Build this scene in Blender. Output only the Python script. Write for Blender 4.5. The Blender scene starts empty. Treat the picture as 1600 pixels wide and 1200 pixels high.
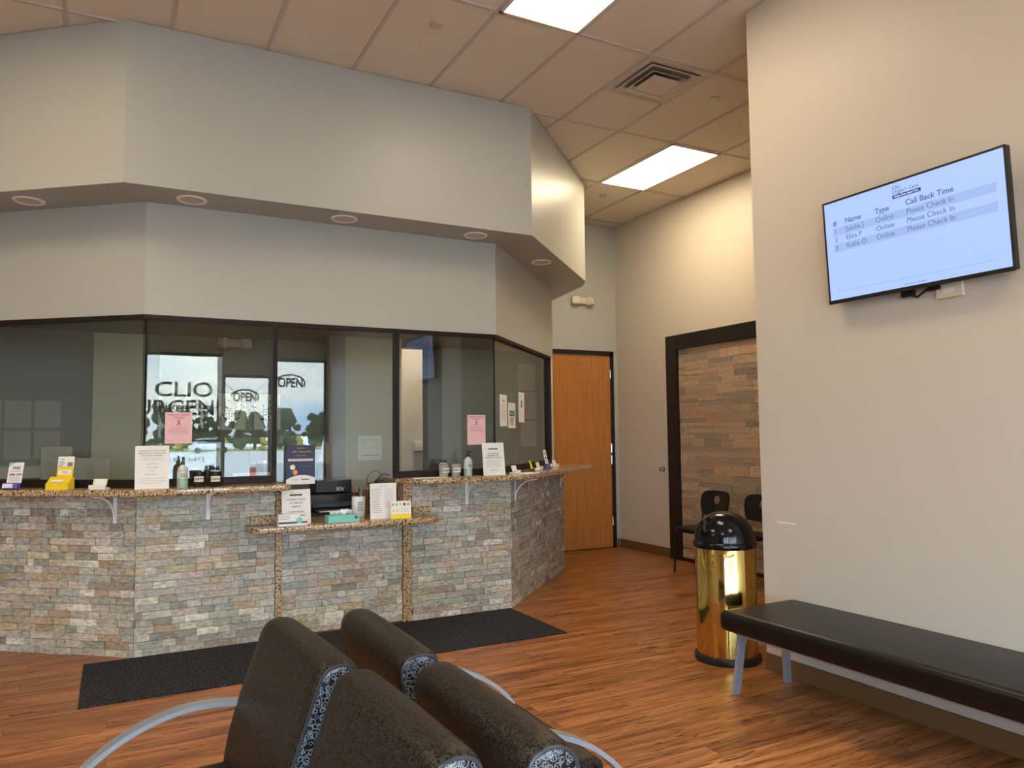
import bpy, bmesh, math, random
from mathutils import Vector, Matrix
random.seed(7)
PI = math.pi
scene = bpy.context.scene
C = scene.collection

# ------------------------------------------------------------------ camera
F_PX, YAW, PITCH, ROLL, CAM_Z = 1176.26, 0.4863, 0.0668, -0.0108, 1.4437
cd = bpy.data.cameras.new('camera'); cam = bpy.data.objects.new('camera', cd); C.objects.link(cam)
cd.sensor_width = 36.0; cd.lens = 36.0 * F_PX / 1600.0
fw = Vector((math.sin(YAW)*math.cos(PITCH), math.cos(YAW)*math.cos(PITCH), math.sin(PITCH)))
rt = Vector((math.cos(YAW), -math.sin(YAW), 0)); up = rt.cross(fw)
r2 = math.cos(ROLL)*rt + math.sin(ROLL)*up; u2 = -math.sin(ROLL)*rt + math.cos(ROLL)*up
m = Matrix((r2, u2, -fw)).transposed().to_4x4(); m.translation = Vector((0, 0, CAM_Z))
cam.matrix_world = m; cd.clip_start = 0.05; cd.clip_end = 500
scene.camera = cam

# ------------------------------------------------------------------ view, sky
scene.view_settings.view_transform = 'Standard'; scene.view_settings.look = 'None'
scene.view_settings.gamma = 1; scene.view_settings.exposure = 0.65
scene.view_settings.use_curve_mapping = False
SKY_STRENGTH = 13.0
CEIL_EMIT = 15.0
w = bpy.data.worlds.new('sky'); scene.world = w; w.use_nodes = True
nt = w.node_tree; nt.nodes.clear()
N = nt.nodes.new; L = nt.links.new
out = N('ShaderNodeOutputWorld'); bg = N('ShaderNodeBackground'); bg.inputs[1].default_value = SKY_STRENGTH
tc = N('ShaderNodeTexCoord'); mp = N('ShaderNodeMapping'); mp.inputs['Scale'].default_value = (2.2, 2.2, 7.0)
no = N('ShaderNodeTexNoise'); no.inputs['Scale'].default_value = 1.6; no.inputs['Detail'].default_value = 6
rp = N('ShaderNodeValToRGB'); rp.color_ramp.elements[0].position = 0.42; rp.color_ramp.elements[1].position = 0.62
rp.color_ramp.elements[0].color = (0.42, 0.63, 0.88, 1); rp.color_ramp.elements[1].color = (1.0, 0.99, 0.95, 1)
L(tc.outputs['Generated'], mp.inputs[0]); L(mp.outputs[0], no.inputs['Vector']); L(no.outputs[0], rp.inputs[0])
L(rp.outputs[0], bg.inputs[0]); L(bg.outputs[0], out.inputs[0])

# ------------------------------------------------------------------ materials
MATS = {}
def mat(name, col=(.5, .5, .5), rough=.5, metal=0., emit=None, es=0., spec=.5, coat=0., alpha=None, trans=0., ior=1.45):
    if name in MATS: return MATS[name]
    m = bpy.data.materials.new(name); m.use_nodes = True
    b = m.node_tree.nodes['Principled BSDF']
    b.inputs['Base Color'].default_value = (*col, 1); b.inputs['Roughness'].default_value = rough
    b.inputs['Metallic'].default_value = metal; b.inputs['Specular IOR Level'].default_value = spec
    b.inputs['Coat Weight'].default_value = coat; b.inputs['Transmission Weight'].default_value = trans
    b.inputs['IOR'].default_value = ior
    if emit: b.inputs['Emission Color'].default_value = (*emit, 1); b.inputs['Emission Strength'].default_value = es
    MATS[name] = m; return m
def nodes(m):
    t = m.node_tree
    return t, t.nodes.new, t.links.new, t.nodes['Principled BSDF']
def bump(m, scale, strength, dist=.002, detail=2, coord='Object', src=None):
    t, N, L, b = nodes(m); bp = N('ShaderNodeBump'); bp.inputs['Strength'].default_value = strength; bp.inputs['Distance'].default_value = dist
    if src is None:
        tc = N('ShaderNodeTexCoord'); n = N('ShaderNodeTexNoise'); n.inputs['Scale'].default_value = scale; n.inputs['Detail'].default_value = detail
        L(tc.outputs[coord], n.inputs['Vector']); src = n.outputs[0]
    L(src, bp.inputs['Height']); L(bp.outputs[0], b.inputs['Normal']); return m
def ramp(t, pts, inter='LINEAR'):
    r = t.nodes.new('ShaderNodeValToRGB'); r.color_ramp.interpolation = inter
    while len(r.color_ramp.elements) < len(pts): r.color_ramp.elements.new(0.5)
    for e, (p, c) in zip(r.color_ramp.elements, pts): e.position = p; e.color = (*c, 1) if len(c) == 3 else c
    return r
def srgb(r, g, b):
    f = lambda c: ((c/255+.055)/1.055)**2.4 if c > 10 else c/255/12.92
    return (f(r), f(g), f(b))

M_wall = bump(mat('warm_grey_wall_paint', (.60, .535, .455), .42, spec=.3), 260, .12, .0008)
M_soffit = bump(mat('cool_grey_wall_paint', (.425, .42, .378), .38, spec=.35), 260, .12, .0008)
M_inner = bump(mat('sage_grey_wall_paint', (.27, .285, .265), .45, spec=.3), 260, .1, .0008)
M_ceil = bump(mat('mineral_fibre_tile', (.76, .675, .545), .95, spec=.1), 190, .5, .002, 3)
M_grid = mat('ceiling_grid_enamel', (.56, .50, .43), .6)
M_black = mat('black_trim_paint', (.012, .010, .010), .4)
M_bronze = mat('dark_bronze_frame', (.016, .009, .007), .5, .0, spec=.25)
M_dark = mat('dark_plastic', (.012, .012, .013), .35)
M_white = mat('white_plastic', (.78, .76, .72), .4)
M_paper = mat('white_paper', (.80, .77, .72), .7, spec=.2)
M_pink = mat('pink_paper', (.80, .48, .50), .7, spec=.2)
M_ink = mat('black_ink', (.03, .03, .03), .6)
M_grey_ink = mat('grey_ink', (.22, .21, .20), .6)
M_red_ink = mat('dark_red_ink', (.35, .03, .07), .6)
M_navy = mat('navy_ink', (.045, .05, .10), .6)
M_purple = mat('purple_ink', (.12, .09, .42), .6)
M_yellow = mat('yellow_card', (.85, .60, .02), .45)
M_teal = mat('teal_card', (.22, .58, .50), .5)
M_silver = mat('silver_painted_steel', (.42, .46, .52), .28, .55)
M_bracket = mat('light_grey_bracket_steel', (.78, .79, .80), .4, .1)
M_chrome = mat('chrome', (.6, .6, .6), .15, 1.)
M_base = mat('brown_vinyl_baseboard', (.16, .085, .035), .4)
M_seatbrown = bump(mat('dark_brown_vinyl', (.006, .0045, .004), .36, spec=.35), 500, .15, .0005)
M_orange = mat('orange_ink', (.8, .3, .06), .5)
M_green_ink = mat('green_ink', (.02, .14, .07), .6)
M_acrylic = mat('clear_acrylic', (.9, .92, .92), .05, trans=.9, ior=1.2)

def attr_mix(m, scale, amt, bumpamt, bdist=.003, stretch=(1, 1, 2.2)):
    t, N, L, b = nodes(m)
    a = N('ShaderNodeAttribute'); a.attribute_name = 'Col'; tc = N('ShaderNodeTexCoord'); mp = N('ShaderNodeMapping'); mp.inputs['Scale'].default_value = stretch
    n = N('ShaderNodeTexNoise'); n.inputs['Scale'].default_value = scale; n.inputs['Detail'].default_value = 7; n.inputs['Roughness'].default_value = .65
    L(tc.outputs['Object'], mp.inputs[0]); L(mp.outputs[0], n.inputs['Vector'])
    r = ramp(t, [(.3, (1-amt,)*3), (.7, (1+amt*.7,)*3)])
    mx = N('ShaderNodeMix'); mx.data_type = 'RGBA'; mx.blend_type = 'MULTIPLY'; mx.inputs[0].default_value = 1
    L(n.outputs[0], r.inputs[0]); L(a.outputs['Color'], mx.inputs[6]); L(r.outputs[0], mx.inputs[7]); L(mx.outputs[2], b.inputs['Base Color'])
    bump(m, 0, bumpamt, bdist, src=n.outputs[0]); return m
M_stone = attr_mix(mat('split_face_stone', rough=.55, spec=.45), 26, .55, .9, .006)
M_faux = attr_mix(mat('faux_stone_cladding', rough=.8, spec=.2), 18, .30, .5, .003)

def granite():
    m = mat('speckled_brown_granite', rough=.12, spec=.6); t, N, L, b = nodes(m)
    tc = N('ShaderNodeTexCoord'); n = N('ShaderNodeTexNoise'); n.inputs['Scale'].default_value = 85; n.inputs['Detail'].default_value = 4; n.inputs['Roughness'].default_value = .6
    v = N('ShaderNodeTexVoronoi'); v.inputs['Scale'].default_value = 120
    L(tc.outputs['Object'], n.inputs['Vector']); L(tc.outputs['Object'], v.inputs['Vector'])
    r1 = ramp(t, [(.33, (.03, .018, .012)), (.42, (.22, .11, .05)), (.50, (.46, .30, .15)), (.60, (.60, .45, .28)), (.72, (.36, .22, .12))])
    mx = N('ShaderNodeMix'); mx.data_type = 'RGBA'; r2 = ramp(t, [(.0, (0, 0, 0)), (.09, (0, 0, 0)), (.11, (1, 1, 1))])
    sp = N('ShaderNodeSeparateColor'); L(v.outputs['Color'], sp.inputs[0]); L(sp.outputs[0], r2.inputs[0])
    L(n.outputs[0], r1.inputs[0]); L(r2.outputs[0], mx.inputs[0]); mx.inputs[6].default_value = (.02, .014, .012, 1); L(r1.outputs[0], mx.inputs[7]); L(mx.outputs[2], b.inputs['Base Color'])
    return m
M_granite = granite()

def woodfloor():
    m = mat('wood_plank_vinyl', rough=.33, spec=.45); t, N, L, b = nodes(m)
    tc = N('ShaderNodeTexCoord')
    br = N('ShaderNodeTexBrick'); br.offset = .37; br.inputs['Scale'].default_value = 1; br.inputs['Brick Width'].default_value = 1.22; br.inputs['Row Height'].default_value = .125
    br.inputs['Mortar Size'].default_value = .0012; br.inputs['Color1'].default_value = (0, 0, 0, 1); br.inputs['Color2'].default_value = (1, 1, 1, 1); br.inputs['Mortar'].default_value = (.5, .5, .5, 1)
    L(tc.outputs['Object'], br.inputs['Vector'])
    sc = N('ShaderNodeVectorMath'); sc.operation = 'MULTIPLY_ADD'; sc.inputs[1].default_value = (9, 7, 5)
    L(br.outputs['Color'], sc.inputs[0]); L(tc.outputs['Object'], sc.inputs[2])
    mp = N('ShaderNodeMapping'); mp.inputs['Scale'].default_value = (.8, 10, 1); L(sc.outputs[0], mp.inputs[0])
    n = N('ShaderNodeTexNoise'); n.inputs['Scale'].default_value = 1.4; n.inputs['Detail'].default_value = 9; n.inputs['Distortion'].default_value = .9; n.inputs['Roughness'].default_value = .66; L(mp.outputs[0], n.inputs['Vector'])
    r = ramp(t, [(.30, (.10, .032, .012)), (.42, (.25, .088, .027)), (.53, (.38, .145, .045)), (.70, (.58, .26, .095))])
    L(n.outputs[0], r.inputs[0])
    # dark knots and streaks
    mp2 = N('ShaderNodeMapping'); mp2.inputs['Scale'].default_value = (1.3, 12, 1); L(sc.outputs[0], mp2.inputs[0])
    n2 = N('ShaderNodeTexNoise'); n2.inputs['Scale'].default_value = 2.0; n2.inputs['Detail'].default_value = 5; n2.inputs['Distortion'].default_value = 2.5; L(mp2.outputs[0], n2.inputs['Vector'])
    r2 = ramp(t, [(.33, (.22, .17, .15)), (.40, (.8, .77, .75)), (.46, (1, 1, 1))]); L(n2.outputs[0], r2.inputs[0])
    r3 = ramp(t, [(0, (.84, .82, .80)), (1, (1.08, 1.1, 1.12))]); L(br.outputs['Color'], r3.inputs[0])
    a = N('ShaderNodeMix'); a.data_type = 'RGBA'; a.blend_type = 'MULTIPLY'; a.inputs[0].default_value = 1; L(r.outputs[0], a.inputs[6]); L(r2.outputs[0], a.inputs[7])
    c = N('ShaderNodeMix'); c.data_type = 'RGBA'; c.blend_type = 'MULTIPLY'; c.inputs[0].default_value = 1; L(a.outputs[2], c.inputs[6]); L(r3.outputs[0], c.inputs[7])
    d = N('ShaderNodeMix'); d.data_type = 'RGBA'; L(br.outputs['Fac'], d.inputs[0]); L(c.outputs[2], d.inputs[6]); d.inputs[7].default_value = (.05, .02, .01, 1)
    L(d.outputs[2], b.inputs['Base Color'])
    bump(m, 0, .12, .001, src=n.outputs[0]); return m
M_floor = woodfloor()

def doorwood():
    m = mat('orange_maple_veneer', rough=.35); t, N, L, b = nodes(m)
    tc = N('ShaderNodeTexCoord'); mp = N('ShaderNodeMapping'); mp.inputs['Scale'].default_value = (14, 14, .8)
    n = N('ShaderNodeTexNoise'); n.inputs['Scale'].default_value = 3; n.inputs['Detail'].default_value = 6; n.inputs['Distortion'].default_value = .4
    L(tc.outputs['Object'], mp.inputs[0]); L(mp.outputs[0], n.inputs['Vector']); r = ramp(t, [(.3, (.40, .15, .035)), (.7, (.54, .225, .06))]); L(n.outputs[0], r.inputs[0]); L(r.outputs[0], b.inputs['Base Color']); return m
M_doorwood = doorwood()

def carpet():
    m = mat('charcoal_ribbed_carpet', rough=.95, spec=.1); t, N, L, b = nodes(m)
    tc = N('ShaderNodeTexCoord'); mp = N('ShaderNodeMapping'); mp.inputs['Scale'].default_value = (80, 240, 100)
    n = N('ShaderNodeTexNoise'); n.inputs['Scale'].default_value = 1; n.inputs['Detail'].default_value = 4
    L(tc.outputs['Object'], mp.inputs[0]); L(mp.outputs[0], n.inputs['Vector']); r = ramp(t, [(.35, (.008, .008, .010)), (.52, (.026, .026, .034)), (.70, (.13, .13, .145))]); L(n.outputs[0], r.inputs[0]); L(r.outputs[0], b.inputs['Base Color'])
    bump(m, 0, .8, .004, src=n.outputs[0]); return m
M_carpet = carpet()

def loops(name, base, line, sc, lw=.05, rough=.3, spec=.5):
    m = mat(name, rough=rough, spec=spec); t, N, L, b = nodes(m)
    tc = N('ShaderNodeTexCoord'); prev = None
    for k, (s, off, rad) in enumerate(((1., 0., .34), (1.23, 3.3, .30), (1.6, 7.7, .27))):
        mp = N('ShaderNodeMapping'); mp.inputs['Scale'].default_value = (s*sc,)*3; mp.inputs['Location'].default_value = (off, off*.7, off*1.3)
        v = N('ShaderNodeTexVoronoi'); v.inputs['Scale'].default_value = 1; v.inputs['Randomness'].default_value = .8
        v.voronoi_dimensions = '2D'
        L(tc.outputs['UV'], mp.inputs[0]); L(mp.outputs[0], v.inputs['Vector'])
        s1 = N('ShaderNodeMath'); s1.operation = 'SUBTRACT'; s1.inputs[1].default_value = rad; L(v.outputs['Distance'], s1.inputs[0])
        s2 = N('ShaderNodeMath'); s2.operation = 'ABSOLUTE'; L(s1.outputs[0], s2.inputs[0])
        s3 = N('ShaderNodeMath'); s3.operation = 'LESS_THAN'; s3.inputs[1].default_value = lw; L(s2.outputs[0], s3.inputs[0])
        if prev is None: prev = s3
        else:
            mx = N('ShaderNodeMath'); mx.operation = 'MAXIMUM'; L(prev.outputs[0], mx.inputs[0]); L(s3.outputs[0], mx.inputs[1]); prev = mx
    x = N('ShaderNodeMix'); x.data_type = 'RGBA'; L(prev.outputs[0], x.inputs[0]); x.inputs[6].default_value = (*base, 1); x.inputs[7].default_value = (*line, 1)
    L(x.outputs[2], b.inputs['Base Color']); return m
M_backvinyl = loops('brown_loop_patterned_vinyl', (.008, .006, .0045), (.060, .046, .034), 54, .042, .42, .18)
M_sidevinyl = loops('black_and_silver_loop_vinyl', (.008, .009, .012), (.22, .25, .28), 44, .034, .25, .6)
M_piping = mat('dark_grey_piping', (.035, .04, .05), .35)

def brass():
    m = mat('worn_polished_brass', (.72, .50, .16), .1, 1.); t, N, L, b = nodes(m)
    tc = N('ShaderNodeTexCoord'); n = N('ShaderNodeTexNoise'); n.inputs['Scale'].default_value = 60; n.inputs['Detail'].default_value = 5
    n2 = N('ShaderNodeTexNoise'); n2.inputs['Scale'].default_value = 5; n2.inputs['Detail'].default_value = 3
    L(tc.outputs['Object'], n.inputs['Vector']); L(tc.outputs['Object'], n2.inputs['Vector'])
    mu = N('ShaderNodeMath'); mu.operation = 'MULTIPLY'; L(n.outputs[0], mu.inputs[0]); L(n2.outputs[0], mu.inputs[1])
    r = ramp(t, [(.30, (.70, .47, .14)), (.37, (.70, .47, .14)), (.42, (.25, .15, .05))]); L(mu.outputs[0], r.inputs[0]); L(r.outputs[0], b.inputs['Base Color'])
    r2 = ramp(t, [(.36, (.09,)*3), (.42, (.35,)*3)]); L(mu.outputs[0], r2.inputs[0]); L(r2.outputs[0], b.inputs['Roughness'])
    return m
M_brass = brass()

def glassmat(name, tint, ior):
    m = bpy.data.materials.new(name); m.use_nodes = True; t = m.node_tree; t.nodes.clear(); N = t.nodes.new; L = t.links.new
    o = N('ShaderNodeOutputMaterial'); mx = N('ShaderNodeMixShader'); tr = N('ShaderNodeBsdfTransparent'); gl = N('ShaderNodeBsdfGlossy'); gl.inputs['Roughness'].default_value = 0
    tr.inputs[0].default_value = (*tint, 1); fr = N('ShaderNodeFresnel'); g = N('ShaderNodeNewGeometry')
    mi = N('ShaderNodeMix'); mi.data_type = 'FLOAT'; L(g.outputs['Backfacing'], mi.inputs[0]); mi.inputs[2].default_value = ior; mi.inputs[3].default_value = 1/ior
    L(mi.outputs[0], fr.inputs[0]); L(fr.outputs[0], mx.inputs[0]); L(tr.outputs[0], mx.inputs[1]); L(gl.outputs[0], mx.inputs[2]); L(mx.outputs[0], o.inputs[0]); return m
M_glass = glassmat('reception_glass', (.86, .88, .86), 1.62)
M_storeglass = glassmat('storefront_glass', (.93, .95, .95), 1.2)
M_sheetglass = glassmat('light_clear_plastic', (.97, .98, .97), 1.35)

# ------------------------------------------------------------------ mesh helpers
class MB:
    def __init__(s): s.bm = bmesh.new(); s.uv = None
    def box(s, x0, x1, y0, y1, z0, z1, M=None, bevel=0):
        r = bmesh.ops.create_cube(s.bm, size=1); vs = r['verts']
        T = Matrix.Translation(((x0+x1)/2, (y0+y1)/2, (z0+z1)/2)) @ Matrix.Diagonal((abs(x1-x0), abs(y1-y0), abs(z1-z0), 1))
        bmesh.ops.transform(s.bm, matrix=(M @ T if M else T), verts=vs)
        if bevel:
            es = list({e for v in vs for e in v.link_edges}); bmesh.ops.bevel(s.bm, geom=es, offset=bevel, segments=2, affect='EDGES', profile=.5)
        return s
    def prism(s, pts, z0, z1, M=None, bevel=0):
        M = M or Matrix(); lo = [s.bm.verts.new(M @ Vector((x, y, z0))) for x, y in pts]; hi = [s.bm.verts.new(M @ Vector((x, y, z1))) for x, y in pts]; n = len(pts)
        fs = [s.bm.faces.new(lo[::-1]), s.bm.faces.new(hi)] + [s.bm.faces.new((lo[i], lo[(i+1) % n], hi[(i+1) % n], hi[i])) for i in range(n)]
        bmesh.ops.recalc_face_normals(s.bm, faces=fs)
        if bevel:
            es = [e for f in fs[:2] for e in f.edges]; bmesh.ops.bevel(s.bm, geom=es, offset=bevel, segments=3, affect='EDGES', profile=.5)
        return s
    def lathe(s, prof, n=32, c=(0, 0, 0), M=None, cap=True):
        rings = []
        for r, z in prof:
            rings.append([s.bm.verts.new((c[0]+r*math.cos(2*PI*i/n), c[1]+r*math.sin(2*PI*i/n), c[2]+z)) for i in range(n)])
        for a, b in zip(rings, rings[1:]):
            for i in range(n): s.bm.faces.new((a[i], a[(i+1) % n], b[(i+1) % n], b[i]))
        if cap: s.bm.faces.new(rings[0][::-1]); s.bm.faces.new(rings[-1])
        if M: bmesh.ops.transform(s.bm, matrix=M, verts=[v for r in rings for v in r])
        return s
    def tube(s, path, r=.01, n=10, rect=None, upv=Vector((0, 0, 1)), closed=False, side=None):
        path = [Vector(p) for p in path]; rings = []; P = len(path)
        for i, p in enumerate(path):
            a = path[i-1] if (i > 0 or closed) else p; b = path[(i+1) % P] if (i < P-1 or closed) else p
            d = (b-a).normalized(); u = upv
            if abs(d.dot(u)) > .98: u = Vector((0, 1, 0)) if abs(d.y) < .9 else Vector((1, 0, 0))
            sx = (Vector(side) if side else d.cross(u)).normalized(); sy = sx.cross(d).normalized()
            if rect: prof = [(-rect[0]/2, -rect[1]/2), (rect[0]/2, -rect[1]/2), (rect[0]/2, rect[1]/2), (-rect[0]/2, rect[1]/2)]
            else: prof = [(r*math.cos(2*PI*k/n), r*math.sin(2*PI*k/n)) for k in range(n)]
            rings.append([s.bm.verts.new(p+sx*x+sy*y) for x, y in prof])
        k = len(rings[0])
        prs = list(zip(rings, rings[1:])) + ([(rings[-1], rings[0])] if closed else [])
        for a, b in prs:
            for i in range(k): s.bm.faces.new((a[i], a[(i+1) % k], b[(i+1) % k], b[i]))
        if not closed: s.bm.faces.new(rings[0][::-1]); s.bm.faces.new(rings[-1])
        return s
    def ball(s, c, r, sc=(1, 1, 1), n=16):
        q = bmesh.ops.create_uvsphere(s.bm, u_segments=n, v_segments=n//2, radius=r)
        bmesh.ops.transform(s.bm, matrix=Matrix.Translation(c) @ Matrix.Diagonal((*sc, 1)), verts=q['verts']); return s
    def build(s, name, m, parent=None, loc=None, smooth=False, M=None, **props):
        bmesh.ops.recalc_face_normals(s.bm, faces=s.bm.faces)
        me = bpy.data.meshes.new(name); s.bm.to_mesh(me); s.bm.free(); me.materials.append(m)
        if smooth:
            me.polygons.foreach_set('use_smooth', [True]*len(me.polygons)); me.set_sharp_from_angle(angle=math.radians(smooth if smooth > 1 else 40))
        o = bpy.data.objects.new(name, me); C.objects.link(o)
        if parent: o.parent = parent
        if loc: o.location = loc
        if M: o.matrix_local = M
        for k, v in props.items(): o[k] = v
        return o
def thing(name, label, cat, loc=(0, 0, 0), rz=0, group=None):
    o = bpy.data.objects.new(name, None); o.empty_display_size = .1; C.objects.link(o); o.location = loc; o.rotation_euler = (0, 0, rz)
    o['label'] = label; o['category'] = cat
    if group: o['group'] = group
    return o
def tag(o, label, cat, group=None):
    o['label'] = label; o['category'] = cat
    if group: o['group'] = group
    return o
def struct(o, label=None, cat=None):
    o['kind'] = 'structure'
    if label: o['label'] = label
    if cat: o['category'] = cat
    return o
def sempty(name, label, cat, loc=(0, 0, 0), rz=0):
    o = thing(name, label, cat, loc, rz); o['kind'] = 'structure'; return o
def copy_tree(o, parent=None):
    c = o.copy(); C.objects.link(c); c.parent = parent
    for ch in [x for x in bpy.data.objects if x.parent == o]: copy_tree(ch, c)
    return c
def TRS(x, y, z, rz=0, rx=0, ry=0): return Matrix.Translation((x, y, z)) @ Matrix.Rotation(rz, 4, 'Z') @ Matrix.Rotation(ry, 4, 'Y') @ Matrix.Rotation(rx, 4, 'X')
FONT = bpy.data.fonts.get('Bfont') or None
def text_into(mb, s, size, x, z, y=0, align='CENTER', ext=.0004, bold=0, M=None, sx=1.):
    """letters standing in the XZ plane, facing -Y, baseline at z"""
    cu = bpy.data.curves.new('t', 'FONT'); cu.body = s; cu.size = size; cu.extrude = ext; cu.align_x = align; cu.offset = bold; cu.resolution_u = 3
    ob = bpy.data.objects.new('t', cu); C.objects.link(ob)
    dg = bpy.context.evaluated_depsgraph_get(); me = bpy.data.meshes.new_from_object(ob.evaluated_get(dg))
    bpy.data.objects.remove(ob); bpy.data.curves.remove(cu)
    T = Matrix.Translation((x, y, z)) @ Matrix.Rotation(PI/2, 4, 'X') @ Matrix.Diagonal((sx, 1, 1, 1))
    me.transform(M @ T if M else T); mb.bm.from_mesh(me); bpy.data.meshes.remove(me)
    return mb

# ------------------------------------------------------------------ key plan points (metres; camera stands at x=0 y=0)
CZ = 4.14; SZ = 3.07; WZ = 2.29                 # ceiling, soffit underside, glass head
XF, YF = 5.75, 7.96                             # far corner
XN, YN = 3.55, 3.43                             # near wall corner
YB = -2.5                                       # street front wall
XL = -6.0
GL = [(-2.0, 7.38), (.165, 5.67), (2.85, 5.67), (4.28, 7.13)]     # glass / inner soffit wall line
SO = [(-2.35, 7.16), (.018, 5.29), (2.998, 5.29), (4.43, 6.67)]   # outer soffit line
ST = [(-2.0, 7.39), (.145, 5.66), (2.965, 5.66), (4.33, 7.03)]    # stone face line

# ------------------------------------------------------------------ room shell
struct(MB().box(XL, 9.5, YB-.2, 11, -.1, 0).build('floor', M_floor), 'orange brown wood plank floor with dark grain')
ce = struct(MB().box(XL, 9.5, YB-.1, YF+.1, CZ+.006, CZ+.1).build('ceiling', M_ceil), 'tan mineral fibre tile ceiling in a metal grid')
GX0, GY0, T = 2.1106, 4.1333, .61
g = MB(); k = -14
while GX0+k*T < 7.2:
    x = GX0+k*T; g.box(x-.012, x+.012, YB, YF, CZ-.004, CZ+.006); k += 1
j = -12
while GY0+j*T < YF:
    y = GY0+j*T; g.box(XL, 7.2, y-.012, y+.012, CZ-.0035, CZ+.006); j += 2
g.build('ceiling_grid', M_grid, ce)
# near wall on the right (solid block, its corner ends the wall), far right wall, door wall
struct(MB().box(XN, 7.2, YB, YN, 0, CZ).build('wall_right', M_wall), 'beige painted wall carrying the television')
struct(MB().box(XF, XF+.2, YN, YF+.15, 0, CZ).build('wall_far_right', M_wall), 'beige far wall with the framed stone panel')
wd = MB(); DX0, DX1, DH = 4.73, 5.655, 2.45
wd.box(DX1, XF, YF, YF+.15, 0, CZ).box(4.66, DX0, YF, YF+.15, 0, CZ).box(DX0, DX1, YF, YF+.15, DH, CZ)
struct(wd.build('wall_back', bump(mat('grey_wall_paint', (.46, .47, .43), .42, spec=.3), 260, .12, .0008)), 'grey wall above and beside the wooden door')
struct(MB().box(XL-.15, XL, YB-.2, YF+.2, 0, CZ).build('wall_left', M_soffit))
struct(MB().box(XL, -2.0, YF, YF+.15, 0, CZ).build('wall_back_left', M_soffit))
struct(MB().box(-2.1, -2.0, 7.38, YF, 0, CZ).build('wall_return', M_soffit))
# door wall closing the reception on the hall side
struct(MB().prism([(4.24, 7.10), (4.285, 7.137), (4.695, YF), (4.62, YF)], 0, CZ).build('wall_reception_side', M_wall))
# soffit: outer drop, underside and inner drop
def ribbon(mb, A, B, z0, z1):
    n = len(A)
    for i in range(n-1): mb.prism([A[i], A[i+1], B[i+1], B[i]], z0, z1)
    return mb
SOb = [(-2.3, 7.25), (.05, 5.38), (2.965, 5.38), (4.345, 6.71)]
s = MB(); s.prism([SO[0], SO[1], SO[2], SO[3], (4.55, 6.9), (4.72, YF), (4.62, YF), (4.25, 7.2), GL[3], GL[2], GL[1], GL[0]], SZ, CZ)
struct(s.build('wall_soffit', M_soffit), 'large angular grey soffit hanging over the reception desk')
GLi = [(-1.95, 7.45), (.20, 5.77), (2.81, 5.77), (4.2, 7.19)]
struct(ribbon(MB(), GL, GLi, WZ, SZ).build('wall_over_glass', M_soffit), 'grey wall band between soffit and reception glass')

# baseboards
def bb(name, x0, x1, y0, y1): struct(MB().box(x0, x1, y0, y1, 0, .105, bevel=.003).build(name, M_base))
bb('baseboard_right', XN-.008, XN-.0005, YB+.02, YN)
bb('baseboard_far_right', XF-.008, XF-.0005, 6.97, YF-.01)
bb('baseboard_back', 5.70, XF-.01, YF-.008, YF-.0005)
bb('baseboard_niche', XF-.008, XF-.0005, 3.5, 3.78)

# ------------------------------------------------------------------ ceiling lights
M_diff = mat('troffer_diffuser', (.9, .88, .82), .6, emit=(1.0, .82, .55), es=CEIL_EMIT)
M_trof = mat('white_light_frame', (.75, .68, .58), .5)
M_diff2 = mat('troffer_diffuser_dimmer', (.9, .88, .82), .6, emit=(1.0, .82, .58), es=CEIL_EMIT*.72)
def troffer(x0, y0, label, dm=None):
    t = thing('ceiling_light', label, 'ceiling light', (x0+T/2, y0+T, CZ-.005), 0, 'fluorescent ceiling lights')
    a, b = T/2-.008, T-.008
    f = MB().box(-a, -a+.022, -b, b, -.006, .004).box(a-.022, a, -b, b, -.006, .004).box(-a, a, -b, -b+.022, -.006, .004).box(-a, a, b-.022, b, -.006, .004)
    f.build('frame', M_trof, t)
    MB().box(-a+.022, a-.022, -b+.022, b-.022, -.003, .002).build('diffuser', dm or M_diff, t)
    return t
troffer(GX0, GY0-2*T, 'bright rectangular ceiling light cut by the top edge of the view', M_diff2)
troffer(GX0+4*T, GY0+2*T, 'bright rectangular ceiling light over the hall by the wooden door')
for kx, ky in ((-6, -1), (-12, -2), (0, -8), (-6, -8)):
    troffer(GX0+kx*T, GY0+ky*T, 'rectangular ceiling light over the waiting room outside the view')

# air diffuser
vt = thing('ceiling_vent', 'square louvred air vent in the ceiling between two lights', 'vent', (GX0+2.5*T, GY0+.5*T, CZ-.004))
M_vent = mat('beige_vent_enamel', (.66, .58, .48), .45); M_duct = mat('dark_duct', (.24, .20, .165), .8)
def sqring(mb, a0, a1, z0, z1, th=.004):
    for q in range(4):
        R = Matrix.Rotation(q*PI/2, 4, 'Z'); vs = [mb.bm.verts.new(R @ Vector(p)) for p in ((-a0, -a0, z0), (a0, -a0, z0), (a1, -a1, z1), (-a1, -a1, z1), (-a0, -a0, z0+th), (a0, -a0, z0+th), (a1, -a1, z1+th), (-a1, -a1, z1+th))]
        for f in ((0, 1, 2, 3), (7, 6, 5, 4), (0, 4, 5, 1), (3, 2, 6, 7), (0, 3, 7, 4), (1, 5, 6, 2)): mb.bm.faces.new([vs[i] for i in f])
    return mb
sqring(MB(), .292, .235, -.004, .0).build('frame', M_vent, vt)
MB().box(-.24, .24, -.24, .24, .0045, .0075).build('duct_opening', M_duct, vt)
sqring(MB(), .238, .185, -.020, .001).build('louver', M_vent, vt); sqring(MB(), .182, .135, -.034, -.004).build('louver', M_vent, vt)
MB().prism([(-.13, -.13), (.13, -.13), (.13, .13), (-.13, .13)], -.034, -.028, bevel=.002).build('center_plate', M_vent, vt)

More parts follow.
